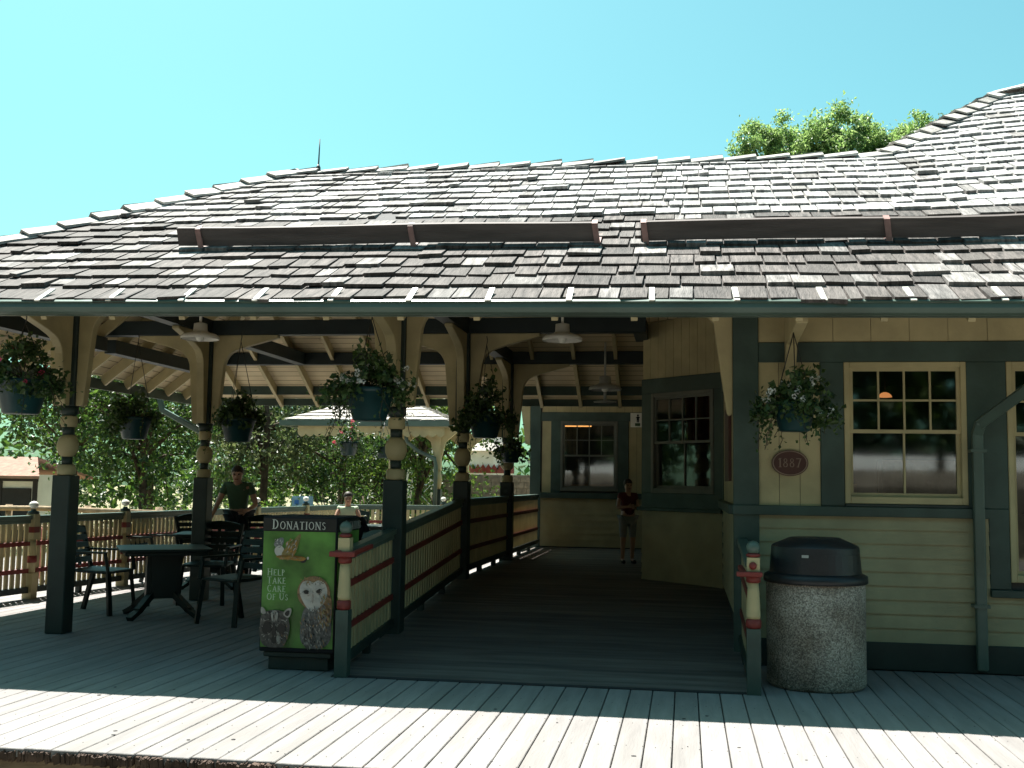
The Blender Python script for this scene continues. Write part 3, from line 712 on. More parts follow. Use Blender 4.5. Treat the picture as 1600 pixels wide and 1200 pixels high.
# ================================================================== railings
def newel(parent, x, y, zb, s=1.0, handle=None):
    m = MB(); h = .048
    m.box(x - h, x + h, y - h, y + h, zb, zb + .5 * s, 0)
    L = lambda prof, mi: m.lathe([(r, z * s) for r, z in prof], (x, y, zb), 14, mi)
    L([(.04, .5), (.054, .51), (.054, .565), (.04, .575)], 1); L([(.046, .575), (.05, .6), (.042, .78), (.036, .85)], 2); L([(.04, .85), (.052, .86), (.052, .90), (.04, .91)], 1)
    m.box(x - .044, x + .044, y - .044, y + .044, zb + .91 * s, zb + 1.045 * s, 2); L([(.03, 1.045), (.05, 1.055), (.05, 1.07), (.03, 1.08)], 1)
    m.ball((x, y, zb + 1.12 * s), .05, 3, 12, 7)
    return m.build('newel_post', ['green', 'red', 'cream', 'gutter'], parent)
def panel(parent, a, b, za, zb, top=.9, xoff=0):
    """picket panel from a to b (x,y); za, zb floor heights at its ends; two red cross rails"""
    a, b = Vector((*a, 0)), Vector((*b, 0)); L = (b - a).length; n = max(2, int(L / .098)); m = MB(); dirn = (b - a).normalized(); side = Vector((dirn.y, -dirn.x, 0))
    for i in range(n):
        f = (i + .5) / n; p = a.lerp(b, f); z = za + (zb - za) * f
        for s0, s1, w in ((.13, .30, .031), (.30, .36, .018), (.36, .62, .031), (.62, .68, .018), (.68, top - .04, .031)):
            q = []
            for zz in (s0, s1):
                for i_, j_ in ((-1, -1), (1, -1), (1, 1), (-1, 1)): q.append(p + dirn * w * i_ + side * .009 * j_ + Vector((0, 0, z + zz)))
            m.add(q, [(0, 3, 2, 1), (4, 5, 6, 7), (0, 1, 5, 4), (1, 2, 6, 5), (2, 3, 7, 6), (3, 0, 4, 7)])
    m.build('picket_panel', 'cream', parent)
    for zz in (.33, .65):
        r = MB(); r.bar(a + Vector((0, 0, za + zz)), b + Vector((0, 0, zb + zz)), .045, .05); r.build('cross_rail', 'red', parent)
    r = MB(); r.bar(a + Vector((0, 0, za + top)), b + Vector((0, 0, zb + top)), .085, .05); r.bar(a + Vector((0, 0, za + top - .045)), b + Vector((0, 0, zb + top - .045)), .045, .05); bev(r.build('handrail', 'gutter', parent), .008, 2)
    r = MB(); r.bar(a + Vector((0, 0, za + .105)), b + Vector((0, 0, zb + .105)), .06, .07)
    k = int(L / 1.3) + 1
    for i in range(1, k):
        p = a.lerp(b, i / k); z = za + (zb - za) * i / k; r.bar(p + Vector((0, 0, z - .02)), p + Vector((0, 0, z + .08)), .06, .06)
    r.build('bottom_rail', 'dgreen', parent)
rl = empty('walkway_railing', (-2.52, 8.02, 0), 'picket railing with red cross rails rising along the left side of the ramp', 'railing')
newel(rl, -2.52, 8.02, 0, .98)
for (y0, y1) in ((8.08, 9.5), (9.7, 12.5), (12.7, 15.8), (16.0, 19.2)):
    panel(rl, (-2.56, y0), (-2.56, y1), floor_z(y0), floor_z(y1))
m = MB(); m.box(-2.62, -2.42, 7.93, 7.99, .885, .925); m.bar((-2.56, 7.95, .905), (-2.56, 8.15, .925), .05, .05); m.bar((-2.44, 7.95, .91), (-2.40, 8.3, .95), .035, .035); bev(m.build('grab_rail', 'red', rl), .008, 2)
rr = empty('ramp_railing', (.48, 8.02, 0), 'short railing with a turned cream and red post at the right foot of the ramp', 'railing')
newel(rr, .48, 8.02, 0, .91); panel(rr, (.47, 8.08), (.47, 9.32), 0, floor_z(9.32))
m = MB(); m.box(.36, .54, 7.93, 7.985, .82, .855); m.bar((.42, 7.96, .835), (.40, 8.25, .865), .035, .035); bev(m.build('grab_rail', 'red', rr), .008, 2)
m = MB(); m.ball((.475, 7.968, .895), .028, 0, 10, 6); m.build('rail_bracket', 'red', rr)

pr = empty('deck_railing', (-8.2, 8.6, 0), 'long pale picket railing with ball topped posts round the back of the seating deck', 'railing')
lx = lambda y: -7.72 + .124 * (y - 12.18)
ys = [8.62 + 1.78 * i for i in range(8)]
pts = [(lx(y), y) for y in ys] + [(-4.8, 21.7), (-3.0, 22.2)]
def newel2(parent, x, y):
    m = MB()
    m.box(x - .06, x + .06, y - .06, y + .06, 0, .3, 0); m.lathe([(.05, .3), (.06, .45), (.05, .62), (.045, .7)], (x, y, 0), 12, 0); m.lathe([(.055, .42), (.064, .43), (.064, .5), (.055, .51)], (x, y, 0), 12, 1)
    m.box(x - .055, x + .055, y - .055, y + .055, .7, 1.0, 0); m.box(x - .058, x + .058, y - .058, y + .058, .78, .85, 1); m.lathe([(.065, 1.0), (.065, 1.03), (.03, 1.04), (.03, 1.06)], (x, y, 0), 12, 2); m.ball((x, y, 1.11), .055, 3, 12, 7, .8)
    m.build('railing_post', ['cream', 'red', 'dgreen', 'white'], parent)
for p in pts: newel2(pr, *p)
for a, b in zip(pts, pts[1:]):
    a, b = Vector(a), Vector(b); dn = (b - a).normalized() * .06; panel(pr, tuple(a + dn), tuple(b - dn), 0, 0, .96)

# ================================================================== donation kiosk
dk = empty('donation_box', (-2.93, 8.42, 0), 'green donation display box with barn owl and raccoon poster reading DONATIONS', 'donation box')
x0, x1, y0, y1 = -3.23, -2.63, 8.15, 8.72
m = MB(); m.box(x0, x1, y0, y1, .14, 1.17); bev(m.build('cabinet', 'black', dk), .012, 2)
m = MB(); m.box(x0 + .06, x1 - .06, y0 + .05, y1 - .05, .0, .10); m.box(x0 + .03, x1 - .03, y0 + .02, y1 - .02, .10, .14); bev(m.build('base', 'dgreen', dk), .006, 1)
def flat(name, c, var=.15, sc_=14): return paint(name, c, .35, var, sc_, 0, 40, .35)
pm = [flat('poster_green', (.075, .185, .032), .75, 3.2), flat('poster_dark', (.012, .014, .013)), flat('letter_pale', (.52, .52, .46), .05), flat('letter_green', (.44, .54, .38), .1),
      flat('owl_white', (.50, .47, .42), .12), flat('owl_tan', (.26, .15, .07), .45, 30), flat('owl_grey', (.13, .125, .115), .5, 40), flat('raccoon_grey', (.085, .075, .065), .5, 34),
      flat('raccoon_pale', (.33, .29, .25), .25, 30), flat('bird_olive', (.20, .16, .055), .35, 40), flat('bird_rust', (.30, .15, .03), .3, 30), flat('bird_grey', (.17, .18, .17), .4, 40), flat('poster_light', (.10, .22, .035), .4, 5)]
def poster(fn, W, Hh, full):
    m = MB(); lay = [0]
    def blob(pts, mi, nsm=3):
        lay[0] += 1; dz = .0006 * lay[0]
        for _ in range(nsm):
            q = []
            for i in range(len(pts)):
                a, b = pts[i], pts[(i + 1) % len(pts)]
                q += [(a[0] * .75 + b[0] * .25, a[1] * .75 + b[1] * .25), (a[0] * .25 + b[0] * .75, a[1] * .25 + b[1] * .75)]
            pts = q
        cx = sum(p[0] for p in pts) / len(pts); cy = sum(p[1] for p in pts) / len(pts)
        vs = [fn(cx, cy, dz)] + [fn(a, b, dz) for a, b in pts]
        m.add(vs, [(0, i + 1, (i + 1) % len(pts) + 1) for i in range(len(pts))], mi)
    def rect(a, b, c, d_, mi): lay[0] += 1; dz = .0006 * lay[0]; m.add([fn(a, c, dz), fn(b, c, dz), fn(b, d_, dz), fn(a, d_, dz)], [(0, 1, 2, 3)], mi)
    circ = lambda cx, cy, rx, ry, mi, n=10, rot=0: blob([(cx + rx * math.cos(2 * PI * i / n) * math.cos(rot) - ry * math.sin(2 * PI * i / n) * math.sin(rot), cy + rx * math.cos(2 * PI * i / n) * math.sin(rot) + ry * math.sin(2 * PI * i / n) * math.cos(rot)) for i in range(n)], mi, 2)
    rect(.012, .588, .02, .90, 0); rect(.006, .594, .905, 1.0, 1)
    if full:
        # kestrel
        blob([(.09, .80), (.12, .84), (.17, .86), (.18, .82), (.16, .78), (.12, .77)], 11); blob([(.10, .77), (.15, .80), (.19, .76), (.15, .70), (.11, .72)], 4)
        blob([(.15, .70), (.18, .77), (.25, .83), (.315, .90), (.31, .84), (.275, .74), (.24, .70)], 9); blob([(.12, .715), (.2, .72), (.30, .715), (.36, .705), (.355, .675), (.27, .68), (.18, .69), (.12, .70)], 10)
        blob([(.31, .675), (.345, .68), (.37, .705), (.36, .67), (.33, .66)], 1); circ(.375, .70, .008, .012, 4)
        # barn owl
        blob([(.33, .02), (.33, .22), (.36, .34), (.46, .40), (.54, .36), (.578, .28), (.578, .02)], 6); blob([(.44, .30), (.52, .46), (.578, .42), (.578, .18), (.50, .2)], 5)
        circ(.43, .44, .135, .13, 5, 12); blob([(.31, .44), (.33, .52), (.39, .535), (.425, .51), (.46, .54), (.52, .52), (.545, .44), (.51, .35), (.44, .30), (.42, .295), (.37, .33)], 4)
        circ(.375, .445, .022, .016, 1, 8, -.5); circ(.475, .455, .022, .016, 1, 8, .5); blob([(.415, .42), (.425, .47), (.435, .42), (.43, .36), (.42, .36)], 8); blob([(.36, .1), (.40, .25), (.43, .27), (.44, .06), (.41, .02), (.37, .02)], 7)
        for k in range(16): circ(.36 + .2 * ((k * 37) % 17) / 17, .06 + .22 * ((k * 53) % 19) / 19, .006, .01, 8 if k % 2 else 1, 6)
        # raccoon
        blob([(.012, .02), (.012, .24), (.03, .27), (.06, .29), (.12, .305), (.18, .30), (.22, .28), (.25, .22), (.255, .14), (.22, .05), (.2, .02)], 7)
        blob([(.015, .27), (.015, .33), (.05, .31), (.06, .27)], 8); blob([(.19, .27), (.22, .315), (.265, .325), (.26, .27), (.235, .24)], 8); blob([(.205, .275), (.225, .30), (.25, .305), (.245, .27), (.23, .255)], 1)
        blob([(.105, .29), (.12, .21), (.135, .21), (.15, .29), (.14, .30), (.12, .30)], 8); blob([(.03, .17), (.06, .22), (.11, .21), (.12, .16), (.09, .12), (.04, .12)], 1); blob([(.145, .16), (.16, .21), (.21, .21), (.235, .16), (.21, .12), (.17, .12)], 1)
        blob([(.03, .2), (.06, .235), (.1, .23), (.06, .225)], 8); blob([(.17, .23), (.21, .235), (.24, .19), (.21, .22)], 8)
        blob([(.075, .07), (.10, .13), (.125, .14), (.12, .06), (.09, .03)], 7); blob([(.15, .14), (.185, .11), (.195, .07), (.165, .04), (.15, .07)], 8); blob([(.118, .20), (.128, .21), (.14, .20), (.15, .11), (.13, .09), (.112, .11)], 1); circ(.132, .085, .024, .026, 1)
    if full:
        q = random.Random(4); lay[0] += 1
        def strokes(cx, cy, rx, ry, n, ln, ang, mis, spread=.5, radial=False):
            for _ in range(n):
                a = q.uniform(0, 6.283); r = math.sqrt(q.random()); x_, y_ = cx + rx * r * math.cos(a), cy + ry * r * math.sin(a)
                if not (.016 < x_ < .58 and .024 < y_ < .89): continue
                t = (math.atan2(y_ - cy, x_ - cx) if radial else ang) + q.gauss(0, spread); l = ln * q.uniform(.5, 1.3); w_ = l * .16; dz = .0006 * lay[0] + q.random() * .0005
                c_, s_ = math.cos(t), math.sin(t); m.add([fn(x_ - c_ * l / 2, y_ - s_ * l / 2, dz), fn(x_ - s_ * w_, y_ + c_ * w_, dz), fn(x_ + c_ * l / 2, y_ + s_ * l / 2, dz), fn(x_ + s_ * w_, y_ - c_ * w_, dz)], [(0, 3, 2, 1)], q.choice(mis))
        strokes(.13, .17, .115, .13, 260, .022, -1.57, (7, 7, 1, 8), .5, True); strokes(.2, .12, .05, .08, 40, .018, -1.2, (7, 5), .5)
        strokes(.45, .17, .115, .16, 240, .03, -1.3, (6, 6, 5, 7, 8), .3); strokes(.53, .3, .05, .13, 110, .03, -1.2, (5, 5, 9, 6), .3); strokes(.43, .53, .11, .03, 60, .02, 1.57, (5, 9, 7), .6)
        strokes(.43, .44, .10, .085, 110, .02, 0, (4, 4, 8), .3, True); strokes(.375, .445, .028, .022, 26, .014, 0, (1, 8), .6, True); strokes(.475, .455, .028, .022, 26, .014, 0, (1, 8), .6, True)
        strokes(.25, .785, .05, .06, 60, .035, 1.0, (9, 10, 8), .15); strokes(.24, .70, .1, .014, 40, .03, .0, (10, 9, 5), .2); strokes(.14, .81, .035, .035, 30, .02, .8, (11, 4, 7), .4)
        for k in range(90): strokes(q.uniform(.03, .57), q.uniform(.3, .88), .06, .04, 1, .07, q.uniform(0, 3), (0, 0, 12), 1) if False else None
        lay[0] += 1
        blob([(.03, .165), (.06, .205), (.10, .20), (.115, .16), (.09, .13), (.045, .13)], 1); blob([(.15, .16), (.165, .20), (.205, .20), (.23, .165), (.21, .13), (.17, .13)], 1); blob([(.12, .205), (.13, .21), (.14, .2), (.147, .12), (.13, .1), (.116, .12)], 1); circ(.134, .075, .024, .024, 1)
        blob([(.10, .285), (.112, .22), (.122, .215), (.12, .29)], 8); blob([(.14, .29), (.142, .215), (.152, .22), (.165, .285)], 8); blob([(.155, .12), (.185, .10), (.175, .06), (.152, .07)], 8); circ(.375, .445, .019, .013, 1, 8, -.5); circ(.475, .455, .019, .013, 1, 8, .5)
    lay[0] += 3; dz = .0006 * lay[0]
    f2 = lambda a, b: fn(a, b, dz)
    wd = text(MB(), 'DONATIONS', 0, 0, .075, lambda a, b: (a, 0, b)); text(m, 'DONATIONS', .3 - wd / 2 + .01, .918, .075, f2, 2)
    lay[0] += 1
    if full:
        for i, s in enumerate(('HELP', 'TAKE', 'CARE', 'OF US')): text(m, s, .065, .565 - .062 * i, .053, f2, 3, .88, .1)
    return m
def front(a, b, dz): return (x0 + a * (x1 - x0) / .6, y0 - .003 - dz, .155 + b * 1.0)
def sidef(a, b, dz): return (x1 + .003 + dz, y0 + a * (y1 - y0) / .6, .155 + b * 1.0)
poster(front, .6, 1, True).build('front_poster', pm, dk); poster(sidef, .6, 1, True).build('side_poster', pm, dk)

# ================================================================== lamps
def lamp(x, y, z, stem, label, bulb=False):
    W_ = 'lidgrey' if bulb else 'white'  # double lamp gets a greyer material, its dimness put into the colour
    o = empty('pendant_lamp', (x, y, z), label, 'lamp', 'porch pendant lamps')
    m = MB(); m.lathe([(.2, 0), (.205, .012), (.2, .03), (.17, .055), (.1, .075), (.075, .09), (.07, .17), (.03, .18)], (x, y, z), 28, 0, True, False); m.lathe([(.19, .006), (.165, .045), (.095, .065), (.02, .07)], (x, y, z), 28, 0, True, False); m.build('lamp_shade', W_, o)
    m = MB(); m.tube([(x, y, z + .17), (x, y, z + stem)], .014, 8); m.build('stem', W_, o)
    m = MB(); m.ball((x, y, z + .02), .045); m.build('bulb', 'bulb', o)
    if bulb:
        m = MB(); m.tube([(x, y, z - .02), (x, y, z - .13)], .02, 8); m.lathe([(.14, -.15), (.14, -.14), (.03, -.125)], (x, y, z), 20); m.build('lower_shade', W_, o)
lamp(-5.14, 11, 2.94, 1.3, 'white enamel pendant lamp under the eave beside the second porch column from the left')
lamp(-1.23, 11, 2.90, 1.3, 'white enamel pendant lamp hanging over the ramp below the eave')
lamp(-.98, 13.6, 2.62, .6, 'dim double pendant lamp over the platform in front of the dark end wall', True)

# interior lights that show through the panes
o = empty('hanging_lamp', (2.02, 11.6, 2.38), 'small orange lamp glowing inside the front window', 'lamp'); m = MB(); m.lathe([(.07, 0), (.062, .02), (.04, .04), (.015, .05)], (2.02, 11.6, 2.38), 16); m.build('glowing_shade', 'lampo', o); m = MB(); m.tube([(2.02, 11.6, 2.46), (2.02, 11.6, 3.0)], .006, 5); m.build('cord', 'wire', o)
o = empty('spotlight', (.47, 13.7, 2.66), 'pair of bright track spotlights inside the bay window', 'lamp')
for dz in (0, -.09): m = MB(); m.ball((.50, 13.7, 2.585 + dz), .035 if dz == 0 else .022, 0, 10, 6, .75); m.build('lamp_face', 'lampw', o)
m = MB(); m.tube([(.55, 13.75, 2.60), (.55, 13.75, 3.0)], .012, 6); m.build('track_arm', 'wire', o)
o = empty('tube_light', (-1.95, 20.4, 2.56), 'warm tube light glowing inside the end wall window', 'lamp'); m = MB(); m.tube([(-2.25, 20.4, 2.57), (-1.72, 20.4, 2.57)], .05, 10); m.build('tube', 'lampt', o); m = MB(); m.box(-2.3, -1.67, 20.36, 20.44, 2.63, 2.67); m.build('fixture', 'white', o)
o = empty('hanging_banner', (.3, 14.0, 2.2), 'dull red banner hanging inside the bay window', 'banner'); m = MB()
for i in range(6): m.add([(.0 + .1 * i, 14.2 + .03 * (i % 2), 2.02), (.1 + .1 * i, 14.2 + .03 * ((i + 1) % 2), 2.02), (.1 + .1 * i, 14.2 + .03 * ((i + 1) % 2), 2.6), (.1 * i, 14.2 + .03 * (i % 2), 2.6)], [(0, 1, 2, 3)])
m.build('cloth', 'rshirt', o); m = MB(); m.tube([(-.05, 14.2, 2.61), (.65, 14.2, 2.61)], .01, 6); m.build('rod', 'wire', o)
o = empty('wall_poster', (.40, 10.7, 1.85), 'narrow dark red poster on the wall beside the ramp', 'poster'); m = MB(); m.box(.395, .422, 10.2, 11.2, 1.5, 2.2); m.build('poster_board', 'plaque', o)

# ================================================================== hanging baskets
def basket(x, y, zb, r, label, flower, nleaf, seed, top=.62, trail=6, spread=1.6, lsz=.06, group='hanging flower baskets'):
    o = empty('hanging_basket', (x, y, zb), label, 'hanging basket', group); q = random.Random(seed); h = r * 1.35
    m = MB(); m.lathe([(r * .62, 0), (r * .7, .01), (r * .98, h * .85), (r * 1.05, h * .86), (r * 1.05, h), (r * .98, h)], (x, y, zb), 24, 0, True, True); m.build('pot', 'pot', o)
    m = MB(); hk = (x, y, zb + h + top)
    for k in range(3):
        a = k * 2.09 + .5; m.tube([(x + r * math.cos(a), y + r * math.sin(a), zb + h), hk], .004, 4)
    m.tube([hk, (hk[0] + .01, hk[1], hk[2] + .05), (hk[0], hk[1], hk[2] + .1)], .005, 4); m.build('hanger', 'wire', o)
    m = MB(); c = Vector((x, y, zb + h * 1.05)); tips = []
    clumps = []
    for _ in range(22):
        a = q.uniform(0, 2 * PI); rr = r * spread * math.sqrt(q.random()); t_ = rr / (r * spread); hh = q.uniform(.02, .34) * (1.1 - t_) - .14 * max(0, t_ - .55) / .45 + q.uniform(-.03, .03)
        clumps.append(c + Vector((rr * math.cos(a), rr * math.sin(a), hh)))
        m.tube([c, c.lerp(clumps[-1], .6) + Vector((0, 0, .04)), clumps[-1]], .004, 3, 1)
    for i in range(nleaf):
        cl = q.choice(clumps); p = cl + Vector((q.gauss(0, .055), q.gauss(0, .055), q.gauss(0, .05)))
        m.leaf(p, q.uniform(.6, 1.3) * lsz, .7, 0, q)
    for k in range(trail):
        a = q.uniform(0, 2 * PI); p = c + Vector((math.cos(a), math.sin(a), 0)) * r * 1.05; L = q.uniform(.18, .5) if seed != 23 else q.uniform(.12, .42); path = [p.copy()]
        for s_ in range(7):
            p = p + Vector((math.cos(a) * .02 + q.uniform(-.02, .02), math.sin(a) * .02 + q.uniform(-.02, .02), -L / 7)); path.append(p.copy())
            for _ in range(max(1, int(5 - s_ * .6))): m.leaf(p + Vector((q.gauss(0, .022), q.gauss(0, .022), q.gauss(0, .02))), q.uniform(.5, 1) * lsz * .75, .75, 0, q, .5)
        m.tube(path, .003, 3, 1)
    m.build('foliage', ['basketleaf', 'bark'], o)
    if flower:
        m = MB()
        for _ in range(flower[1]):
            cl = q.choice(clumps) + Vector((q.gauss(0, .05), q.gauss(0, .05), .03 + abs(q.gauss(0, .04))))
            for _ in range(q.randint(2, 4)):
                fc = cl + Vector((q.gauss(0, .025), q.gauss(0, .025), q.gauss(0, .02)))
                for k in range(5):
                    a = k * 1.257; m.leaf(fc + Vector((math.cos(a) * .014, -.006, math.sin(a) * .014)), .026, .8, 0, q)
        m.build('blossoms', flower[0], o)
    return o
basket(-5.72, 8.75, 1.99, .22, 'dark hanging basket with pink flowers at the left edge beside the first porch column', ('petalp', 6), 1150, 21, .5, 8, 1.5)
basket(-2.59, 8.8, 1.95, .2, 'big teal hanging basket of white flowers beside the column at the foot of the ramp', ('petal', 18), 1050, 22, .6, 18, 1.75)
basket(.84, 8.72, 1.88, .165, 'teal hanging basket of white flowers on the right in front of the cream panel', ('petal', 10), 950, 23, .55, 22, 1.65)
basket(-6.38, 12, 1.90, .19, 'shaded hanging basket between the first and second porch columns', None, 1300, 24, .9, 4, 1.4)
basket(-5.1, 12, 1.88, .2, 'shaded hanging basket just right of the second porch column', None, 1150, 25, .9, 3, 1.3)
basket(-5.62, 17.9, 1.88, .17, 'small hanging basket with bright pink flowers in front of the pavilion', ('petalp', 8), 600, 26, .4, 4, 1.6)
basket(-2.25, 12.3, 1.96, .2, 'dark bushy hanging basket close to the middle ramp column', ('petalp', 3), 1250, 27, .8, 8, 1.5)
basket(-2.45, 15.4, 1.74, .15, 'small dark hanging basket by the farthest ramp column', None, 450, 28, .9, 4, 1.4)
basket(-5.0, 17.9, 1.84, .15, 'small leafy hanging basket behind the trailing plants of the big teal one', None, 400, 29, .4, 3, 1.5)

# ================================================================== furniture
def chair_proto(label):
    o = empty('patio_chair', (0, 0, 0), label, 'chair', 'green resin patio chairs'); h = .43
    m = MB(); m.prism([(-.24, -.24), (.24, -.26), (.26, -.1), (.24, .22), (-.24, .22), (-.26, -.1)], lambda a, b, t: (a, b, t + (.015 if b > .1 else 0)), h, h + .03); bev(m.build('seat', 'resin', o), .012, 2)
    m = MB()
    for i in range(5):
        z0 = .53 + i * .078; w = .235 + .008 * i; yb = .235 + .028 * i
        m.hexa([(-w, yb, z0), (w, yb, z0), (w, yb + .022, z0), (-w, yb + .022, z0), (-w - .003, yb + .024, z0 + .056), (w + .003, yb + .024, z0 + .056), (w + .003, yb + .046, z0 + .056), (-w - .003, yb + .046, z0 + .056)])
    for s in (-1, 1): m.bar((s * .235, .24, .42), (s * .27, .395, .91), .045, .03)
    m.bar((0, .245, .5), (0, .385, .89), .04, .02)
    top = [(-.285, .88)] + [(-.285 + .57 * i / 8, .895 + .05 * math.sin(PI * i / 8)) for i in range(9)] + [(.285, .88)]
    m.prism(top, lambda a, b, t: (a, t + (b - .88) * .3, b), .375, .405); m.build('backrest', 'resin', o)
    for s in (-1, 1):
        m = MB(); m.bar((s * .27, .31, .66), (s * .29, -.22, .655), .05, .022); m.bar((s * .285, -.2, .655), (s * .275, -.24, .44), .04, .03); bev(m.build('armrest', 'resin', o), .006, 1)
        m = MB(); m.bar((s * .24, -.22, .44), (s * .265, -.27, 0), .045, .04); m.build('leg', 'resin', o)
        m = MB(); m.bar((s * .23, .21, .44), (s * .25, .33, 0), .045, .04); m.build('leg', 'resin', o)
    return o
chairs = [(-6.24, 11.15, -1.5 + PI, 'dark patio chair behind the first porch column facing the near table'), (-4.5, 10.7, 1.25, 'dark patio chair between the near table and the donation box'),
          (-7.22, 14.2, PI * .62, 'patio chair by the deck railing, left one of two side by side'), (-6.75, 14.9, PI * .55, 'patio chair by the deck railing, right one of two side by side'),
          (-5.55, 12.35, .15, 'dark patio chair tucked behind the near table'), (-6.15, 15.7, -.5, 'sunlit green patio chair behind the standing woman'),
          (-5.8, 18.7, .1, 'patio chair with the small child sitting on it'), (-4.35, 17.7, -1.4, 'patio chair at the far table by the ramp railing'), (-3.45, 10.9, -.9, 'patio chair half hidden between donation box and ramp railing')]
# facing: local -y is the front of the chair
rots = [PI / 2, -.4, PI * .45, PI * .3, .1, PI + .3, .15, -1.3, -.8]
proto = None
for (x, y, _, lab), rz_ in zip(chairs, rots):
    o = chair_proto(lab) if proto is None else copy_tree(proto)
    proto = proto or o
    o['label'] = lab; o.location = (x, y, 0); o.rotation_euler = (0, 0, rz_)
def table_proto(label):
    o = empty('patio_table', (0, 0, 0), label, 'table', 'dark resin patio tables'); a = .46
    m = MB(); c = .06; m.prism([(-a, -a + c), (-a + c, -a), (a - c, -a), (a, -a + c), (a, a - c), (a - c, a), (-a + c, a), (-a, a - c)], lambda p, q, t: (p, q, t), .695, .725); m.box(-a + .05, a - .05, -a + .05, a - .05, .655, .694); bev(m.build('tabletop', 'resin', o), .008, 2)
    m = MB(); m.box(-.17, -.13, -.13, .13, .12, .655); m.box(.13, .17, -.13, .13, .12, .655); m.box(-.13, .13, -.15, -.12, .2, .655); m.box(-.13, .13, .12, .15, .2, .655); m.build('pedestal', 'resin', o)
    for i in range(4):
        t = PI / 4 + PI / 2 * i; cx, cy = math.cos(t), math.sin(t); m = MB(); m.bar((cx * .14, cy * .14, .26), (cx * .36, cy * .36, .09), .07, .06); m.bar((cx * .33, cy * .33, .10), (cx * .48, cy * .48, .02), .07, .045); m.build('foot', 'resin', o)
    return o
tp = None
for x, y, r0, lab in ((-5.45, 11.0, .55, 'dark resin patio table nearest the front of the deck'), (-4.2, 12.5, .1, 'dark patio table loaded with bags behind the donation box'), (-6.3, 14.1, .3, 'dark patio table the woman leans over'), (-5.2, 17.7, .2, 'far patio table in front of the seated child')):
    o = table_proto(lab) if tp is None else copy_tree(tp)
    tp = tp or o
    o['label'] = lab; o.location = (x, y, 0); o.rotation_euler = (0, 0, r0)
def bag(x, y, z, sx, sy, sz, mt, label, seed):
    q = random.Random(seed); o = empty('bag', (x, y, z), label, 'bag', 'bags on the table'); m = MB()
    prof = []; bm = bmesh.new(); bmesh.ops.create_icosphere(bm, subdivisions=3, radius=1)
    for v in bm.verts:
        c = v.co; f = 1 + .12 * math.sin(c.x * 5 + seed) * math.cos(c.z * 4 + c.y * 3); v.co = Vector((c.x * sx * f, c.y * sy * f, max(-.75, c.z) * sz * f + sz * .75))
    m.add([v.co + Vector((x, y, z)) for v in bm.verts], [[v.index for v in f.verts] for f in bm.faces], 0, True); bm.free(); m.build('bag_body', mt, o)
    m = MB(); m.tube([(x - sx * .5, y - sy * .6, z + sz * 1.2), (x - sx * .2, y - sy * .7, z + sz * 1.75), (x + sx * .2, y - sy * .7, z + sz * 1.75), (x + sx * .5, y - sy * .6, z + sz * 1.2)], .014, 6); m.build('strap', 'black', o)
bag(-4.42, 12.4, .725, .2, .16, .17, 'navy', 'dark bag at the left end of the bag table', 1); bag(-4.07, 12.45, .725, .2, .15, .18, 'black', 'black bag slumped in the middle of the bag table', 2); bag(-3.83, 12.7, .725, .12, .12, .17, 'navy', 'small dark bag at the right end of the bag table', 3)
bag(-4.0, 17.4, .0, .18, .14, .3, 'rshirt', 'rust red bag on the deck beside the far table', 5)

# ================================================================== people
def skin_mesh(name, J, E, mat, parent, sub=2):
    me = bpy.data.meshes.new(name); keys = list(J); ix = {k: i for i, k in enumerate(keys)}
    me.from_pydata([J[k][0] for k in keys], [(ix[a], ix[b]) for a, b in E], [])
    o = bpy.data.objects.new(name, me); COL.objects.link(o)
    o.modifiers.new('skin', 'SKIN'); sd = o.modifiers.new('sub', 'SUBSURF'); sd.levels = sd.render_levels = sub
    if not me.skin_vertices: 
        return o
    for i, k in enumerate(keys):
        r = J[k][1]; me.skin_vertices[0].data[i].radius = (r, r) if not isinstance(r, tuple) else r
        me.skin_vertices[0].data[i].use_root = (i == 0)
    dg = bpy.context.evaluated_depsgraph_get(); nm = bpy.data.meshes.new_from_object(o.evaluated_get(dg)); o.modifiers.clear(); o.data = nm
    nm.materials.clear(); nm.materials.append(M[mat]); nm.polygons.foreach_set('use_smooth', [True] * len(nm.polygons))
    o.parent = parent
    return o
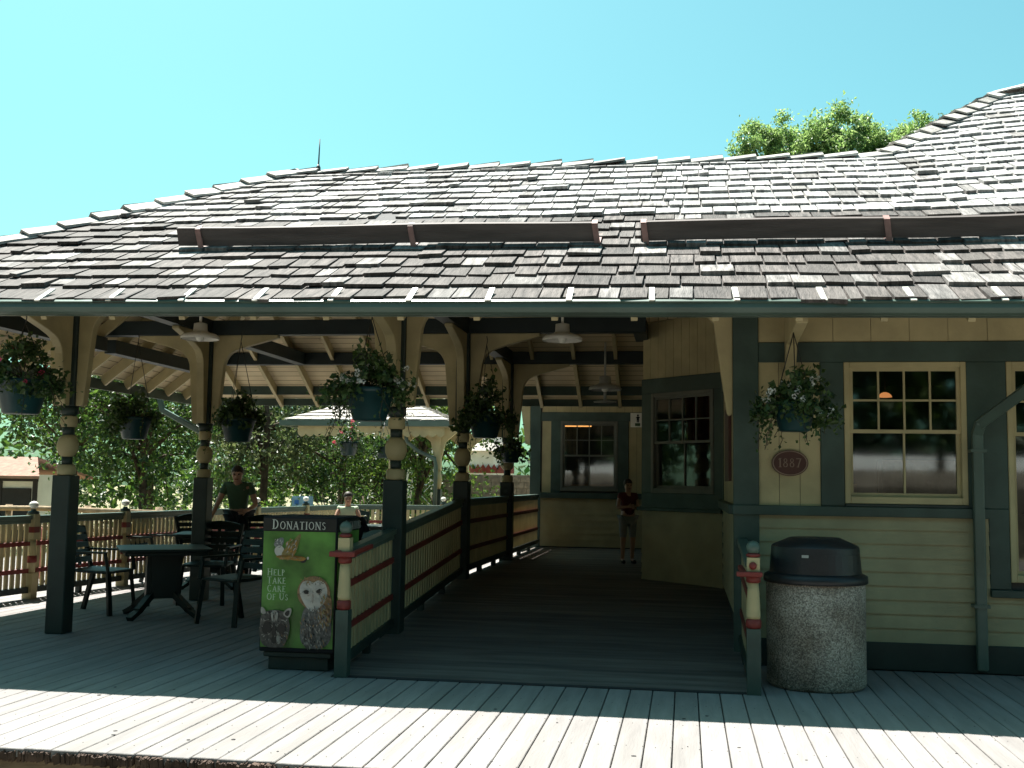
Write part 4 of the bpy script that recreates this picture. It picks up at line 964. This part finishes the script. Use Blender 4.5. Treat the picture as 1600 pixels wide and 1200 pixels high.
def person(label, loc, rot, H, pose, top, bottom, hair='hair', long=False, sleeves=.5, shorts=1.0, group=None):
    """pose: joint overrides in units of a 1.65 m figure that faces -y"""
    o = empty('person', (0, 0, 0), label, 'person', group)
    k = H / 1.65
    J = dict(pelvis=((0, 0, .93), .125), spine=((0, -.01, 1.07), .112), chest=((0, -.01, 1.24), .125), neckb=((0, .0, 1.38), .07), neck=((0, -.01, 1.43), .05), chin=((0, -.03, 1.49), .068), head=((0, -.02, 1.56), .088), crown=((0, -.01, 1.62), .06))
    for s, n in ((-1, 'r'), (1, 'l')):
        J.update({'sh' + n: ((s * .165, .0, 1.345), .058), 'el' + n: ((s * .22, .03, 1.08), .04), 'wr' + n: ((s * .24, -.05, .86), .026), 'pa' + n: ((s * .245, -.08, .79), .03),
                  'hp' + n: ((s * .095, 0, .86), .092), 'kn' + n: ((s * .1, -.015, .48), .058), 'an' + n: ((s * .1, .02, .085), .036), 'to' + n: ((s * .115, -.12, .035), .03)})
    for a, b in pose.items(): J[a] = (b, J[a][1])
    E = [('pelvis', 'spine'), ('spine', 'chest'), ('chest', 'neckb'), ('neckb', 'neck'), ('neck', 'chin'), ('chin', 'head'), ('head', 'crown')]
    J['nose'] = (tuple(Vector(J['head'][0]) * .45 + Vector(J['chin'][0]) * .55 + Vector((0, -.088, .0))), .012); E.append(('chin', 'nose'))
    for n, s in (('r', -1), ('l', 1)):
        E += [('chest', 'sh' + n), ('sh' + n, 'el' + n), ('el' + n, 'wr' + n), ('wr' + n, 'pa' + n), ('pelvis', 'hp' + n), ('hp' + n, 'kn' + n), ('kn' + n, 'an' + n), ('an' + n, 'to' + n)]
        pa, wr = Vector(J['pa' + n][0]), Vector(J['wr' + n][0]); dd = (pa - wr).normalized(); sd = dd.cross(Vector((s, 0, .001))).normalized()
        inn = dd.cross(sd)
        for i in range(4):
            off = sd * (.021 * (i - 1.5)); ln = (.06, .07, .066, .052)[i]
            a = pa + off + dd * .03; b = a + dd * ln * .55 + inn * .006; c = b + dd * ln * .45 + inn * .018
            J[f'f{n}{i}a'] = (tuple(a), .0095); J[f'f{n}{i}b'] = (tuple(b), .0085); J[f'f{n}{i}c'] = (tuple(c), .0075); E += [('pa' + n, f'f{n}{i}a'), (f'f{n}{i}a', f'f{n}{i}b'), (f'f{n}{i}b', f'f{n}{i}c')]
        a = pa + sd * -.04 - dd * .01; b = a + dd * .035 - sd * .018; J[f't{n}a'] = (tuple(a), .011); J[f't{n}b'] = (tuple(b), .009); E += [('pa' + n, f't{n}a'), (f't{n}a', f't{n}b')]
    def sc_(JJ): return {a: (tuple(Vector(p) * k), (r * k if not isinstance(r, tuple) else tuple(q * k for q in r))) for a, (p, r) in JJ.items()}
    skin_mesh('body', sc_(J), E, 'skin', o)
    g = 1.2; sub = lambda ks, f: {a: (J[a][0], J[a][1] * f) for a in ks}
    S = sub(['pelvis', 'spine', 'chest', 'shr', 'shl'], g); S['neckb'] = (tuple(Vector(J['chest'][0]).lerp(Vector(J['neckb'][0]), .9)), .075)
    for n in 'rl': S['hm' + n] = (tuple(Vector(J['sh' + n][0]).lerp(Vector(J['el' + n][0]), sleeves)), .06)
    skin_mesh('shirt', sc_(S), [('pelvis', 'spine'), ('spine', 'chest'), ('chest', 'neckb'), ('chest', 'shr'), ('chest', 'shl'), ('shr', 'hmr'), ('shl', 'hml')], top, o)
    Tt = sub(['pelvis', 'hpr', 'hpl', 'knr', 'knl'], 1.13); Et = [('pelvis', 'hpr'), ('pelvis', 'hpl'), ('hpr', 'knr'), ('hpl', 'knl')]
    if shorts >= 1:
        for n in 'rl': Tt['an' + n] = (tuple(Vector(J['an' + n][0]) + Vector((0, 0, .03))), .055); Et.append(('kn' + n, 'an' + n))
    skin_mesh('trousers', sc_(Tt), Et, bottom, o)
    Sh = {}; Es = []
    for n in 'rl':
        Sh['a' + n] = (tuple(Vector(J['an' + n][0]) + Vector((0, .02, -.04))), .043); Sh['t' + n] = (tuple(Vector(J['to' + n][0]) + Vector((0, -.02, .005))), .036); 
        m_ = skin_mesh('shoe', sc_({'a': Sh['a' + n], 't': Sh['t' + n]}), [('a', 't')], 'black', o)
    hd = Vector(J['head'][0]); m = MB(); nk = Vector(J['neck'][0])
    m.ball(tuple((hd + Vector((0, .02, .028))) * k), .089 * k, 0, 14, 9, 1.02); m.ball(tuple((hd.lerp(nk, .35) + Vector((0, .045, 0))) * k), .06 * k, 0, 12, 8)
    hh = m.build('hair', hair, None); hh.parent = o
    for s in (-1, 1):
        m = MB(); m.ball(tuple((hd + Vector((s * .032, -.078, -.012))) * k), .011 * k, 0, 8, 5); e1 = m.build('eye', 'black', None); e1.parent = o
    m = MB(); c = (Vector(J['chin'][0]) + Vector((0, -.066, -.012))) * k; m.box(c.x - .022 * k, c.x + .022 * k, c.y - .004, c.y + .01, c.z - .005 * k, c.z + .005 * k); mm = m.build('mouth', 'rshirt', None); mm.parent = o
    o.location = loc; o.rotation_euler = (0, 0, rot)
    return o
person('woman in green t-shirt and black trousers leaning over a patio table', (-6.45, 15.3, 0), .25, 1.70,
       dict(pelvis=(0, .06, .92), spine=(0, .01, 1.06), chest=(0, -.06, 1.21), neckb=(0, -.13, 1.34), neck=(0, -.16, 1.38), chin=(0, -.2, 1.42), head=(0, -.2, 1.49), crown=(0, -.18, 1.55),
            shr=(-.17, -.09, 1.31), shl=(.17, -.09, 1.31), elr=(-.27, -.13, 1.06), wrr=(-.34, -.24, .86), par=(-.36, -.28, .80), ell=(.26, -.09, 1.05), wrl=(.17, -.27, .98), pal=(.13, -.33, .97)), 'gshirt', 'black')
person('child in red shirt and pale shorts standing in the dark end of the platform', (-.8, 15.75, FL), .4, 1.18,
       dict(elr=(-.23, -.05, 1.1), wrr=(-.1, -.2, 1.12), par=(-.04, -.23, 1.13), ell=(.2, -.05, 1.1), wrl=(.06, -.2, 1.1), pal=(.02, -.23, 1.12)), 'rshirt', 'pale', shorts=.5)
person('child in pale tank top sitting at the far patio table', (-5.86, 18.72, -.26), .35, 1.5,
       dict(hpr=(-.1, -.02, .87), hpl=(.1, -.02, .87), knr=(-.11, -.42, .88), knl=(.11, -.42, .88), anr=(-.11, -.42, .5), anl=(.11, -.42, .5), tor=(-.11, -.55, .45), tol=(.11, -.55, .45), elr=(-.24, -.1, 1.12), wrr=(-.15, -.3, 1.13), par=(-.1, -.36, 1.13), ell=(.24, -.1, 1.12), wrl=(.15, -.3, 1.13), pal=(.1, -.36, 1.13)), 'neon', 'navy', sleeves=.15, shorts=.5)
person('toddler in blue shirt walking outside the deck railing', (-8.5, 12.35, 0), 1.9, .95, dict(knr=(-.1, -.12, .5), anr=(-.1, -.1, .1), anl=(.1, .16, .1), tol=(.1, .04, .05), tor=(-.1, -.24, .03)), 'blue', 'navy', shorts=.5)
person('toddler in pink walking outside the deck railing', (-8.75, 13.9, 0), 1.7, .9, dict(knl=(.1, -.12, .5), anl=(.1, -.1, .1), anr=(-.1, .16, .1), tor=(-.1, .04, .05), tol=(.1, -.24, .03)), 'pink', 'pink')

# ================================================================== background
def tree(name, x, y, zg, h, rad, crown_z, seed, leaf, n, label, group=None, lsz=.22, squash=1.0, nclump=55, trunk_r=.14, cf=.36):
    q = random.Random(seed); o = empty(name, (x, y, zg), label, 'tree', group)
    m = MB(); base = Vector((x, y, zg)); cz = zg + crown_z
    lean = Vector((q.uniform(-.4, .4), q.uniform(-.4, .4), 0))
    tp_ = base + lean + Vector((0, 0, h * .8)); pts = [base, base.lerp(tp_, .3) + Vector((q.uniform(-.1, .1), 0, 0)), base.lerp(tp_, .65) + Vector((q.uniform(-.2, .2), 0, 0)), tp_]
    m.tube(pts, trunk_r, 8, 0, trunk_r * .25)
    cl = []; cc = Vector((x, y, cz + (h - crown_z) / 2)) + lean * .6; hz = (h - crown_z) / 2
    for i in range(nclump):
        while True:
            v = Vector((q.uniform(-1, 1), q.uniform(-1, 1), q.uniform(-1, 1)))
            if .2 < v.length < 1: break
        v = v * (.75 + .35 * q.random())
        cl.append((cc + Vector((v.x * rad, v.y * rad, v.z * hz * squash)), q.uniform(.45, .8) * rad * cf))
        if i < 14: 
            s_ = pts[1].lerp(tp_, q.uniform(0, .7)); e_ = cl[-1][0]; m.tube([s_, s_.lerp(e_, .5) + Vector((0, 0, .15)), e_], trunk_r * .4, 5, 0, .015)
    m.build('trunk', 'bark', o)
    m = MB(); 
    for _ in range(n):
        c, r = q.choice(cl); v = Vector((q.gauss(0, 1), q.gauss(0, 1), q.gauss(0, .8))); m.leaf(c + v * r * .55, q.uniform(.6, 1.25) * lsz, .6, 0, q, .3)
    m.build('crown', leaf, o); return o
GZ = -.45
kinds = [('leaf', 'deep green broadleaf tree'), ('leaf2', 'bright yellow green tree'), ('leaf3', 'olive grey tree')]
bgtrees = [(-13.2, 25.5, 5.6, 2.3, 1.2, 0, 'deep green tree rising behind the left deck railing near the half-timbered house'), (-11.0, 27.5, 6.4, 2.6, 1.5, 2, 'olive tree with two slanting trunks behind the left deck railing'),
           (-9.6, 30.5, 6.8, 2.7, 1.3, 0, 'deep green tree behind the standing woman'), (-7.4, 29.5, 6.2, 2.4, 1.3, 1, 'bright green tree with a leaning trunk behind the pavilion'),
           (-16.6, 27.6, 6.4, 2.4, 1.9, 0, 'deep green tree overhanging the tan roofed house'), (-14.4, 36, 8.2, 3.2, .8, 0, 'tall dark tree farther back between the house and the olive tree'),
           (-10.5, 39, 8.2, 3.2, .8, 1, 'tall yellow green tree far behind the seating deck'), (-10.2, 36.5, 6.0, 2.0, .8, 2, 'grey olive tree left of the lattice tower'), (-20.5, 40, 9, 3.6, .8, 0, 'tall tree at the far left edge of the view'),
           (-2.9, 35, 4.6, 1.5, .8, 1, 'small bright tree beside the stone wall')]
for i, (x, y, h, r, cz, kd, lab) in enumerate(bgtrees):
    tree('tree', x, y, GZ, h, r, cz, 100 + i, kinds[kd][0], 7200 if r > 2 else 4600, lab, 'trees behind the deck', .15 if y < 33 else .22)
def crown_tree(x, y, zg, humps, n, lsz, leaf, label, seed):
    q = random.Random(seed); o = empty('tree', (x, y, zg), label, 'tree'); m = MB(); top = Vector((x, y, humps[0][1])); m.tube([(x, y, zg), (x + .1, y, zg + 4), top], .22, 9, 0, .06)
    subs = []
    for hx, hz, r in humps:
        hy = y + q.uniform(-.7, .7); s0 = Vector((x + .1, y, zg + q.uniform(4.5, 8))); e0 = Vector((hx, hy, hz)); m.tube([s0, s0.lerp(e0, .5) + Vector((0, 0, .2)), e0], .09, 6, 0, .02)
        for _ in range(int(26 * r * r) + 8):
            v = Vector((q.gauss(0, 1), q.gauss(0, 1), q.gauss(0, 1))).normalized() * r * q.uniform(.35, .95); subs.append((e0 + v, r * q.uniform(.16, .32)))
            if q.random() < .3: m.tube([e0, e0 + v * 1.05], .018, 4, 0, .005)
    m.build('trunk', 'bark', o); m = MB()
    wts = [c[1] ** 2 for c in subs]
    for c, r in q.choices(subs, wts, k=n):
        v = Vector((q.gauss(0, 1), q.gauss(0, 1), q.gauss(0, 1))); m.leaf(c + v * r * .55, q.uniform(.6, 1.3) * lsz, .5, 0, q, .4)
    m.build('crown', leaf, o)
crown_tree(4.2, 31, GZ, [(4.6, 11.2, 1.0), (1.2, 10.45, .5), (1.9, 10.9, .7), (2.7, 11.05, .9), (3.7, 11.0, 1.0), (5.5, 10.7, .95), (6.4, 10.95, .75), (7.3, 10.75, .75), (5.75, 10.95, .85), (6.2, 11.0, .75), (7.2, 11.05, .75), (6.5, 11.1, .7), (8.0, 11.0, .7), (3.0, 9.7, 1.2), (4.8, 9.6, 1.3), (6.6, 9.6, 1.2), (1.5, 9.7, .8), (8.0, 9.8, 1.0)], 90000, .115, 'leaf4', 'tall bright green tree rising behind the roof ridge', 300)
for i, (x, y) in enumerate(((-18.5, 8.5), (-19.5, 14), (-18.2, 1.5))): tree('tree', x, y, GZ, 9, 3.6, .3, 700 + i, 'leaf', 7000, ['big tree standing left of the seating deck, nearest the front', 'big tree standing left of the seating deck, farther back', 'big tree at the left of the open forecourt'][i], 'trees left of the deck', .32)
def shrub(x, y, r, h, leaf, seed, label, n=900):
    q = random.Random(seed); o = empty('shrub', (x, y, GZ), label, 'shrub', 'shrubs behind the railing'); m = MB()
    for k in range(7):
        a = q.uniform(0, 6.28); m.tube([(x, y, GZ), (x + r * .5 * math.cos(a), y + r * .5 * math.sin(a), GZ + h * .8)], .015, 4)
    m.build('stem', 'bark', o); m = MB()
    for _ in range(n):
        a = q.uniform(0, 6.28); rr = r * math.sqrt(q.random()); t = q.random(); m.leaf((x + rr * math.cos(a), y + rr * math.sin(a), GZ + h * (t * (1.1 - .5 * (rr / r) ** 2)) + .05), q.uniform(.07, .15), .45, 0, q, -.3)
    m.build('foliage', leaf, o)
sl = ['feathery pale green shrub just left of the first porch column', 'low bright shrub right of the first porch column', 'pale feathery shrub behind the two patio chairs', 'green shrub behind the deck railing post', 'leafy shrub behind the second porch column', 'dark shrub behind the standing woman', 'shrub below the blue panel', 'bright shrub under the pavilion', 'yellow green shrub by the stone wall', 'small bush at the foot of the lattice tower']
for i, (x, y, r, h, lf) in enumerate(((-14.3, 24.6, .9, 1.5, 'leaf2'), (-12.0, 23.5, .9, 1.4, 'leaf2'), (-10.8, 23.4, 1.0, 1.55, 'leaf3'), (-9.7, 23.6, .9, 1.35, 'leaf2'), (-9.0, 24.2, 1.0, 1.5, 'leaf2'), (-8.6, 26.5, 1.1, 2.0, 'leaf'), (-7.6, 26.8, 1.0, 1.9, 'leaf'), (-5.9, 27.2, 1.0, 1.9, 'leaf2'), (-6.5, 36.5, 1.0, 1.7, 'leaf2'), (-6.9, 31.5, .8, 1.5, 'leaf3'))):
    shrub(x, y, r, h, lf, 60 + i, sl[i])
# hedge mass closing the view far behind
q = random.Random(5); m = MB()
for _ in range(4500):
    m.leaf((q.uniform(-40, 6), 52 + q.gauss(0, 1.5), GZ + abs(q.gauss(0, 2.2)) + q.random()), q.uniform(.35, .7), .6, 0, q)
tag(m.build('far_wood', 'leaf'), kind='stuff')

# half-timbered house
hs = empty('timbered_house', (-19.6, 30, GZ), 'white house with dark timbers and tan shingle roof behind the trees on the left', 'house')
hx0, hx1, hy0, hy1 = -22.5, -18.6, 29.5, 31.2
m = MB(); m.box(hx0, hx1, hy0, hy1, GZ, 1.5); m.build('wall', 'whitew', hs)
m = MB()
for x in (-22.4, -21.5, -20.6, -19.8, -18.68): m.box(x - .07, x + .07, hy0 - .04, hy0 + .02, GZ, 1.5)
m.box(hx0, hx1, hy0 - .035, hy0 + .02, 1.3, 1.42); m.build('timber_frame', 'timber', hs)
m = MB(); m.box(-19.7, -18.8, hy0 - .05, hy0 + .01, GZ, 1.1); m.build('door', 'timber', hs)
m = MB(); m.hexa([(hx0 - .4, hy0 - .6, 1.38), (hx1 + .4, hy0 - .6, 1.38), (hx1 - .6, 30.35, 1.95), (hx0 + .3, 30.35, 1.95), (hx0 - .4, hy0 - .6, 1.46), (hx1 + .4, hy0 - .6, 1.46), (hx1 - .6, 30.35, 2.03), (hx0 + .3, 30.35, 2.03)]); m.hexa([(hx0 - .4, hy1 + .6, 1.38), (hx0 + .3, 30.35, 1.95), (hx1 - .6, 30.35, 1.95), (hx1 + .4, hy1 + .6, 1.38), (hx0 - .4, hy1 + .6, 1.46), (hx0 + .3, 30.35, 2.03), (hx1 - .6, 30.35, 2.03), (hx1 + .4, hy1 + .6, 1.46)]); m.build('roof', 'tan', hs)
# log fence
lf = empty('log_fence', (-13.5, 21.5, GZ), 'low rustic log fence outside the deck railing on the left', 'fence')
for x in (-16, -14.2, -12.4, -10.8): m = MB(); m.tube([(x, 21.5, GZ), (x, 21.5, .85)], .07, 8); m.build('fence_post', 'log', lf)
for z in (.35, .75): m = MB(); m.tube([(-16.2, 21.42, z), (-13.4, 21.42, z + .03), (-10.6, 21.42, z - .02)], .055, 8); m.build('log_rail', 'log', lf)
# pavilion
pv = empty('pavilion', (-6.8, 24.2, GZ), 'small open pavilion with pale shingle hip roof and scalloped trim behind the deck', 'pavilion')
px0, px1, py0, py1, ze = -8.55, -4.9, 22.6, 26.2, 2.74
ap = Vector((-6.75, 24.4, 3.5)); cs = [Vector((px0, py0, ze)), Vector((px1, py0, ze)), Vector((px1, py1, ze)), Vector((px0, py1, ze))]
m = MB(); q = random.Random(9)
for i in range(4):
    a, b = cs[i], cs[(i + 1) % 4]; nr = 9
    nrm = (b - a).cross(ap - a).normalized()
    if nrm.z < 0: nrm = -nrm
    for k in range(nr):
        f0, f1 = k / nr, min(.999, (k + 1.3) / nr); a0, b0, a1, b1 = a.lerp(ap, f0), b.lerp(ap, f0), a.lerp(ap, f1), b.lerp(ap, f1); c = max(1, int((b0 - a0).length / .3))
        for j in range(c):
            u, v = j / c, (j + .95) / c; t = q.uniform(.02, .035); p = [a0.lerp(b0, u), a0.lerp(b0, v), a1.lerp(b1, v), a1.lerp(b1, u)]
            m.hexa([p[0] + nrm * .012, p[1] + nrm * .012, p[2] + nrm * .002, p[3] + nrm * .002, p[0] + nrm * (.012 + t), p[1] + nrm * (.012 + t), p[2] + nrm * .01, p[3] + nrm * .01])
m.add([tuple(c) for c in cs] + [tuple(ap)], [(0, 1, 4), (1, 2, 4), (2, 3, 4), (3, 0, 4)])
m.build('roof', 'pale_roof', pv)
m = MB(); m.box(px0 - .08, px1 + .08, py0 - .1, py0, ze - .12, ze); m.box(px0 - .1, px0, py0, py1, ze - .12, ze); m.build('gutter', 'gutter', pv)
m = MB()
for k in range(18):
    x = px0 + .3 + k * .18; m.prism([(0, 0), (.18, 0), (.18, -.16), (.15, -.2), (.09, -.23), (.03, -.2), (0, -.16)], lambda a, b, t: (x + a, t, ze - .12 + b), py0 + .02, py0 + .05)
m.build('scalloped_trim', 'cream', pv)
for x, y in ((-6.2, 22.9), (-5.2, 22.9), (-6.9, 25.9), (-5.2, 25.9)):
    m = MB(); m.box(x - .08, x + .08, y - .08, y + .08, 1.4 if False else GZ, 1.3, 0); m.lathe([(.06, 1.3), (.1, 1.5), (.06, 1.7)], (x, y, 0), 10, 1); m.box(x - .07, x + .07, y - .07, y + .07, 1.7, ze - .12, 1); m.prism([(.07, 1.95), (.16, 2.3), (.45, 2.55), (.45, 2.62), (.07, 2.62)], lambda a, b, t: (x - a, y + t, b), -.04, .04, 1); m.prism([(.07, 1.95), (.16, 2.3), (.45, 2.55), (.45, 2.62), (.07, 2.62)], lambda a, b, t: (x + a, y + t, b), -.04, .04, 1); m.build('post', ['dgreen', 'cream'], pv)
m = MB()
pp = [Vector(p) for p in ((-5.9, 22.7, 2.62), (-5.85, 22.72, 2.3), (-5.6, 22.75, 2.1), (-5.25, 22.78, 1.95), (-5.22, 22.78, 1.8), (-5.22, 22.78, .0))]; m.tube(pp, .045, 8); m.build('downspout', 'gutter', pv)
# lattice tower
lt = empty('lattice_tower', (-8.5, 35, GZ), 'white lattice tower standing behind the pavilion post', 'tower')
top = Vector((-8.5, 35, 5.2)); ft = [Vector((-9.1, 34.5, GZ)), Vector((-7.9, 34.5, GZ)), Vector((-7.9, 35.5, GZ)), Vector((-9.1, 35.5, GZ))]
for i in range(4):
    m = MB(); m.tube([ft[i], top], .035, 6); m.build('leg', 'whitew', lt)
    for z in (.15, .32, .49, .66):
        m = MB(); a, b = ft[i].lerp(top, z), ft[(i + 1) % 4].lerp(top, z); m.tube([a, b], .022, 5); m.tube([a, ft[(i + 1) % 4].lerp(top, z + .17)], .012, 4); m.build('brace', 'whitew', lt)
m = MB(); m.ball(tuple(top), .12); m.build('tower_cap', 'whitew', lt)
# white kiosk and stone wall
wk = empty('white_kiosk', (-8.0, 45, GZ), 'white round kiosk with pale cone roof and red zigzag band beyond the ramp railing', 'kiosk')
m = MB(); m.lathe([(1.0, GZ), (1.0, 2.8)], (-8.0, 45, 0), 10, 0, False); m.build('wall', 'whitew', wk)
m = MB(); m.lathe([(1.3, 2.75), (.9, 3.1), (.35, 3.9), (.02, 4.3)], (-8.0, 45, 0), 10, 0, False); m.build('roof', 'pale_roof', wk)
m = MB(); 
for k in range(14):
    a0, a1 = PI + PI * k / 14, PI + PI * (k + 1) / 14; am = (a0 + a1) / 2; c = lambda a, z: (-8.0 + 1.02 * math.cos(a), 45 + 1.02 * math.sin(a), z)
    m.add([c(a0, 1.85), c(a1, 1.85), c(a1, 2.05), c(am, 2.22), c(a0, 2.05)], [(0, 1, 2, 3, 4)])
m.build('zigzag_band', 'red', wk)
sw = MB(); q = random.Random(2)
z = GZ; rowi = 0
while z < 1.7:
    x = -9.6 + (.2 if rowi % 2 else 0)
    while x < -4.0: w = q.uniform(.28, .5); sw.box(x, x + w - .02, 40 - q.uniform(0, .03), 40.4, z, z + .2); x += w
    z += .215; rowi += 1
sw.box(-9.65, -3.9, 40.03, 40.38, GZ, 1.75)
tag(sw.build('stone_wall', 'brick'), 'rough tan stone wall below the white kiosk beyond the ramp railing', 'wall')
ip = empty('info_panel', (-8.6, 24, GZ), 'pale blue information panel on posts behind the deck railing', 'sign'); m = MB(); m.box(-8.83, -8.33, 23.97, 24.0, .80, 1.09); m.build('panel', 'board', ip)
m = MB(); m.box(-8.76, -8.66, 23.955, 23.968, .9, 1.0); m.build('panel_picture', 'blue', ip); m = MB(); m.box(-8.55, -8.45, 23.955, 23.968, .88, .96); m.build('panel_picture', 'blue', ip)
for x in (-8.75, -8.4): m = MB(); m.box(x - .03, x + .03, 24.0, 24.06, GZ, 1.05); m.build('post', 'dgreen', ip)

# what the windows mirror, behind the photographer
m = MB(); m.prism([(-14, GZ), (-13.8, 1.5), (-14.6, 2.0), (-30, 2.2), (-30, GZ)], lambda a, b, t: (t, a, b), -60, 60); tag(m.build('embankment', 'bank'), kind='structure')
q = random.Random(77); m = MB()
for _ in range(26000): m.leaf((q.uniform(-34, 34), -16.2 - abs(q.gauss(0, .9)), 2.0 + 8 * q.random() ** 1.1), q.uniform(.4, .8), .65, 0, q)
tag(m.build('rear_leaf_screen', 'leaf'), kind='stuff')  # added leaf screen: blocks front skylight and darkens the mirrored panes
fw = empty('boundary_wall', (4, -15, 2.0), 'long white wall on the bank behind the photographer', 'wall'); m = MB()
for k in range(10): m.box(-20 + k * 4.6, -20 + k * 4.6 + 4.3, -15.2, -15, 2.0, 2.42)
m.build('wall_panel', 'whitew', fw)
for i, x in enumerate((-17, -8.5, 0, 8.5, 17)): tree('tree', x, -17.5 - (i % 2) * 2, 2.0, 15, 5.4, .6, 500 + i, 'leaf', 5200, ['large tree behind the white wall at the far left rear', 'large tree behind the white wall, left of the photographer', 'large tree behind the white wall, straight behind the photographer', 'large tree behind the white wall, right of the photographer', 'large tree behind the white wall at the far right rear'][i], 'trees behind the photographer', .7)

# ================================================================== light, sky, camera
S = Vector((-.85, 1.05, 2.8)).normalized(); el = math.asin(S.z); az = math.atan2(S.x, S.y)
sun = bpy.data.lights.new('sun', 'SUN'); sun.energy = 5; sun.angle = math.radians(.53); sun.color = (1, .975, .92)
so = bpy.data.objects.new('sun', sun); COL.objects.link(so); so.rotation_euler = (-S).to_track_quat('-Z', 'Y').to_euler(); so.location = (0, 0, 30)
w = bpy.data.worlds.new('World'); sc.world = w; w.use_nodes = True; nt = w.node_tree
for n in list(nt.nodes): nt.nodes.remove(n)
out = nt.nodes.new('ShaderNodeOutputWorld'); bg = nt.nodes.new('ShaderNodeBackground'); sky = nt.nodes.new('ShaderNodeTexSky')
sky.sky_type = 'NISHITA'; sky.sun_disc = False; sky.sun_elevation = el; sky.sun_rotation = az; sky.air_density = 1.0; sky.dust_density = 2.2; sky.ozone_density = 1.0
tint = nt.nodes.new('ShaderNodeMixRGB'); tint.blend_type = 'MULTIPLY'; tint.inputs[0].default_value = 1; tint.inputs[2].default_value = (.63, 1.22, .98, 1)
nt.links.new(sky.outputs[0], tint.inputs[1]); nt.links.new(tint.outputs[0], bg.inputs[0]); nt.links.new(bg.outputs[0], out.inputs[0]); bg.inputs[1].default_value = .054

yaw, pitch, roll = math.radians(9), math.radians(5.18), math.radians(.83)
F0 = Vector((-math.sin(yaw), math.cos(yaw), 0)); R0 = Vector((math.cos(yaw), math.sin(yaw), 0)); U0 = Vector((0, 0, 1))
F = F0 * math.cos(pitch) + U0 * math.sin(pitch); U = U0 * math.cos(pitch) - F0 * math.sin(pitch)
Rt, U = R0 * math.cos(roll) + U * math.sin(roll), U * math.cos(roll) - R0 * math.sin(roll)
cam = bpy.data.cameras.new('camera'); co = bpy.data.objects.new('camera', cam); COL.objects.link(co)
cam.sensor_width = 36; cam.lens = 36 * 1711 / 1600; cam.clip_end = 1000
mt = Matrix((Rt, U, -F)).transposed().to_4x4(); mt.translation = Vector((0, 0, 1.45)); co.matrix_world = mt
sc.camera = co
sc.view_settings.view_transform = 'Standard'; sc.view_settings.look = 'None'; sc.view_settings.exposure = 1.68; sc.view_settings.gamma = 1
sc.cycles.max_bounces = 8; sc.cycles.diffuse_bounces = 5; sc.cycles.transparent_max_bounces = 12
sc.cycles.use_denoising = True
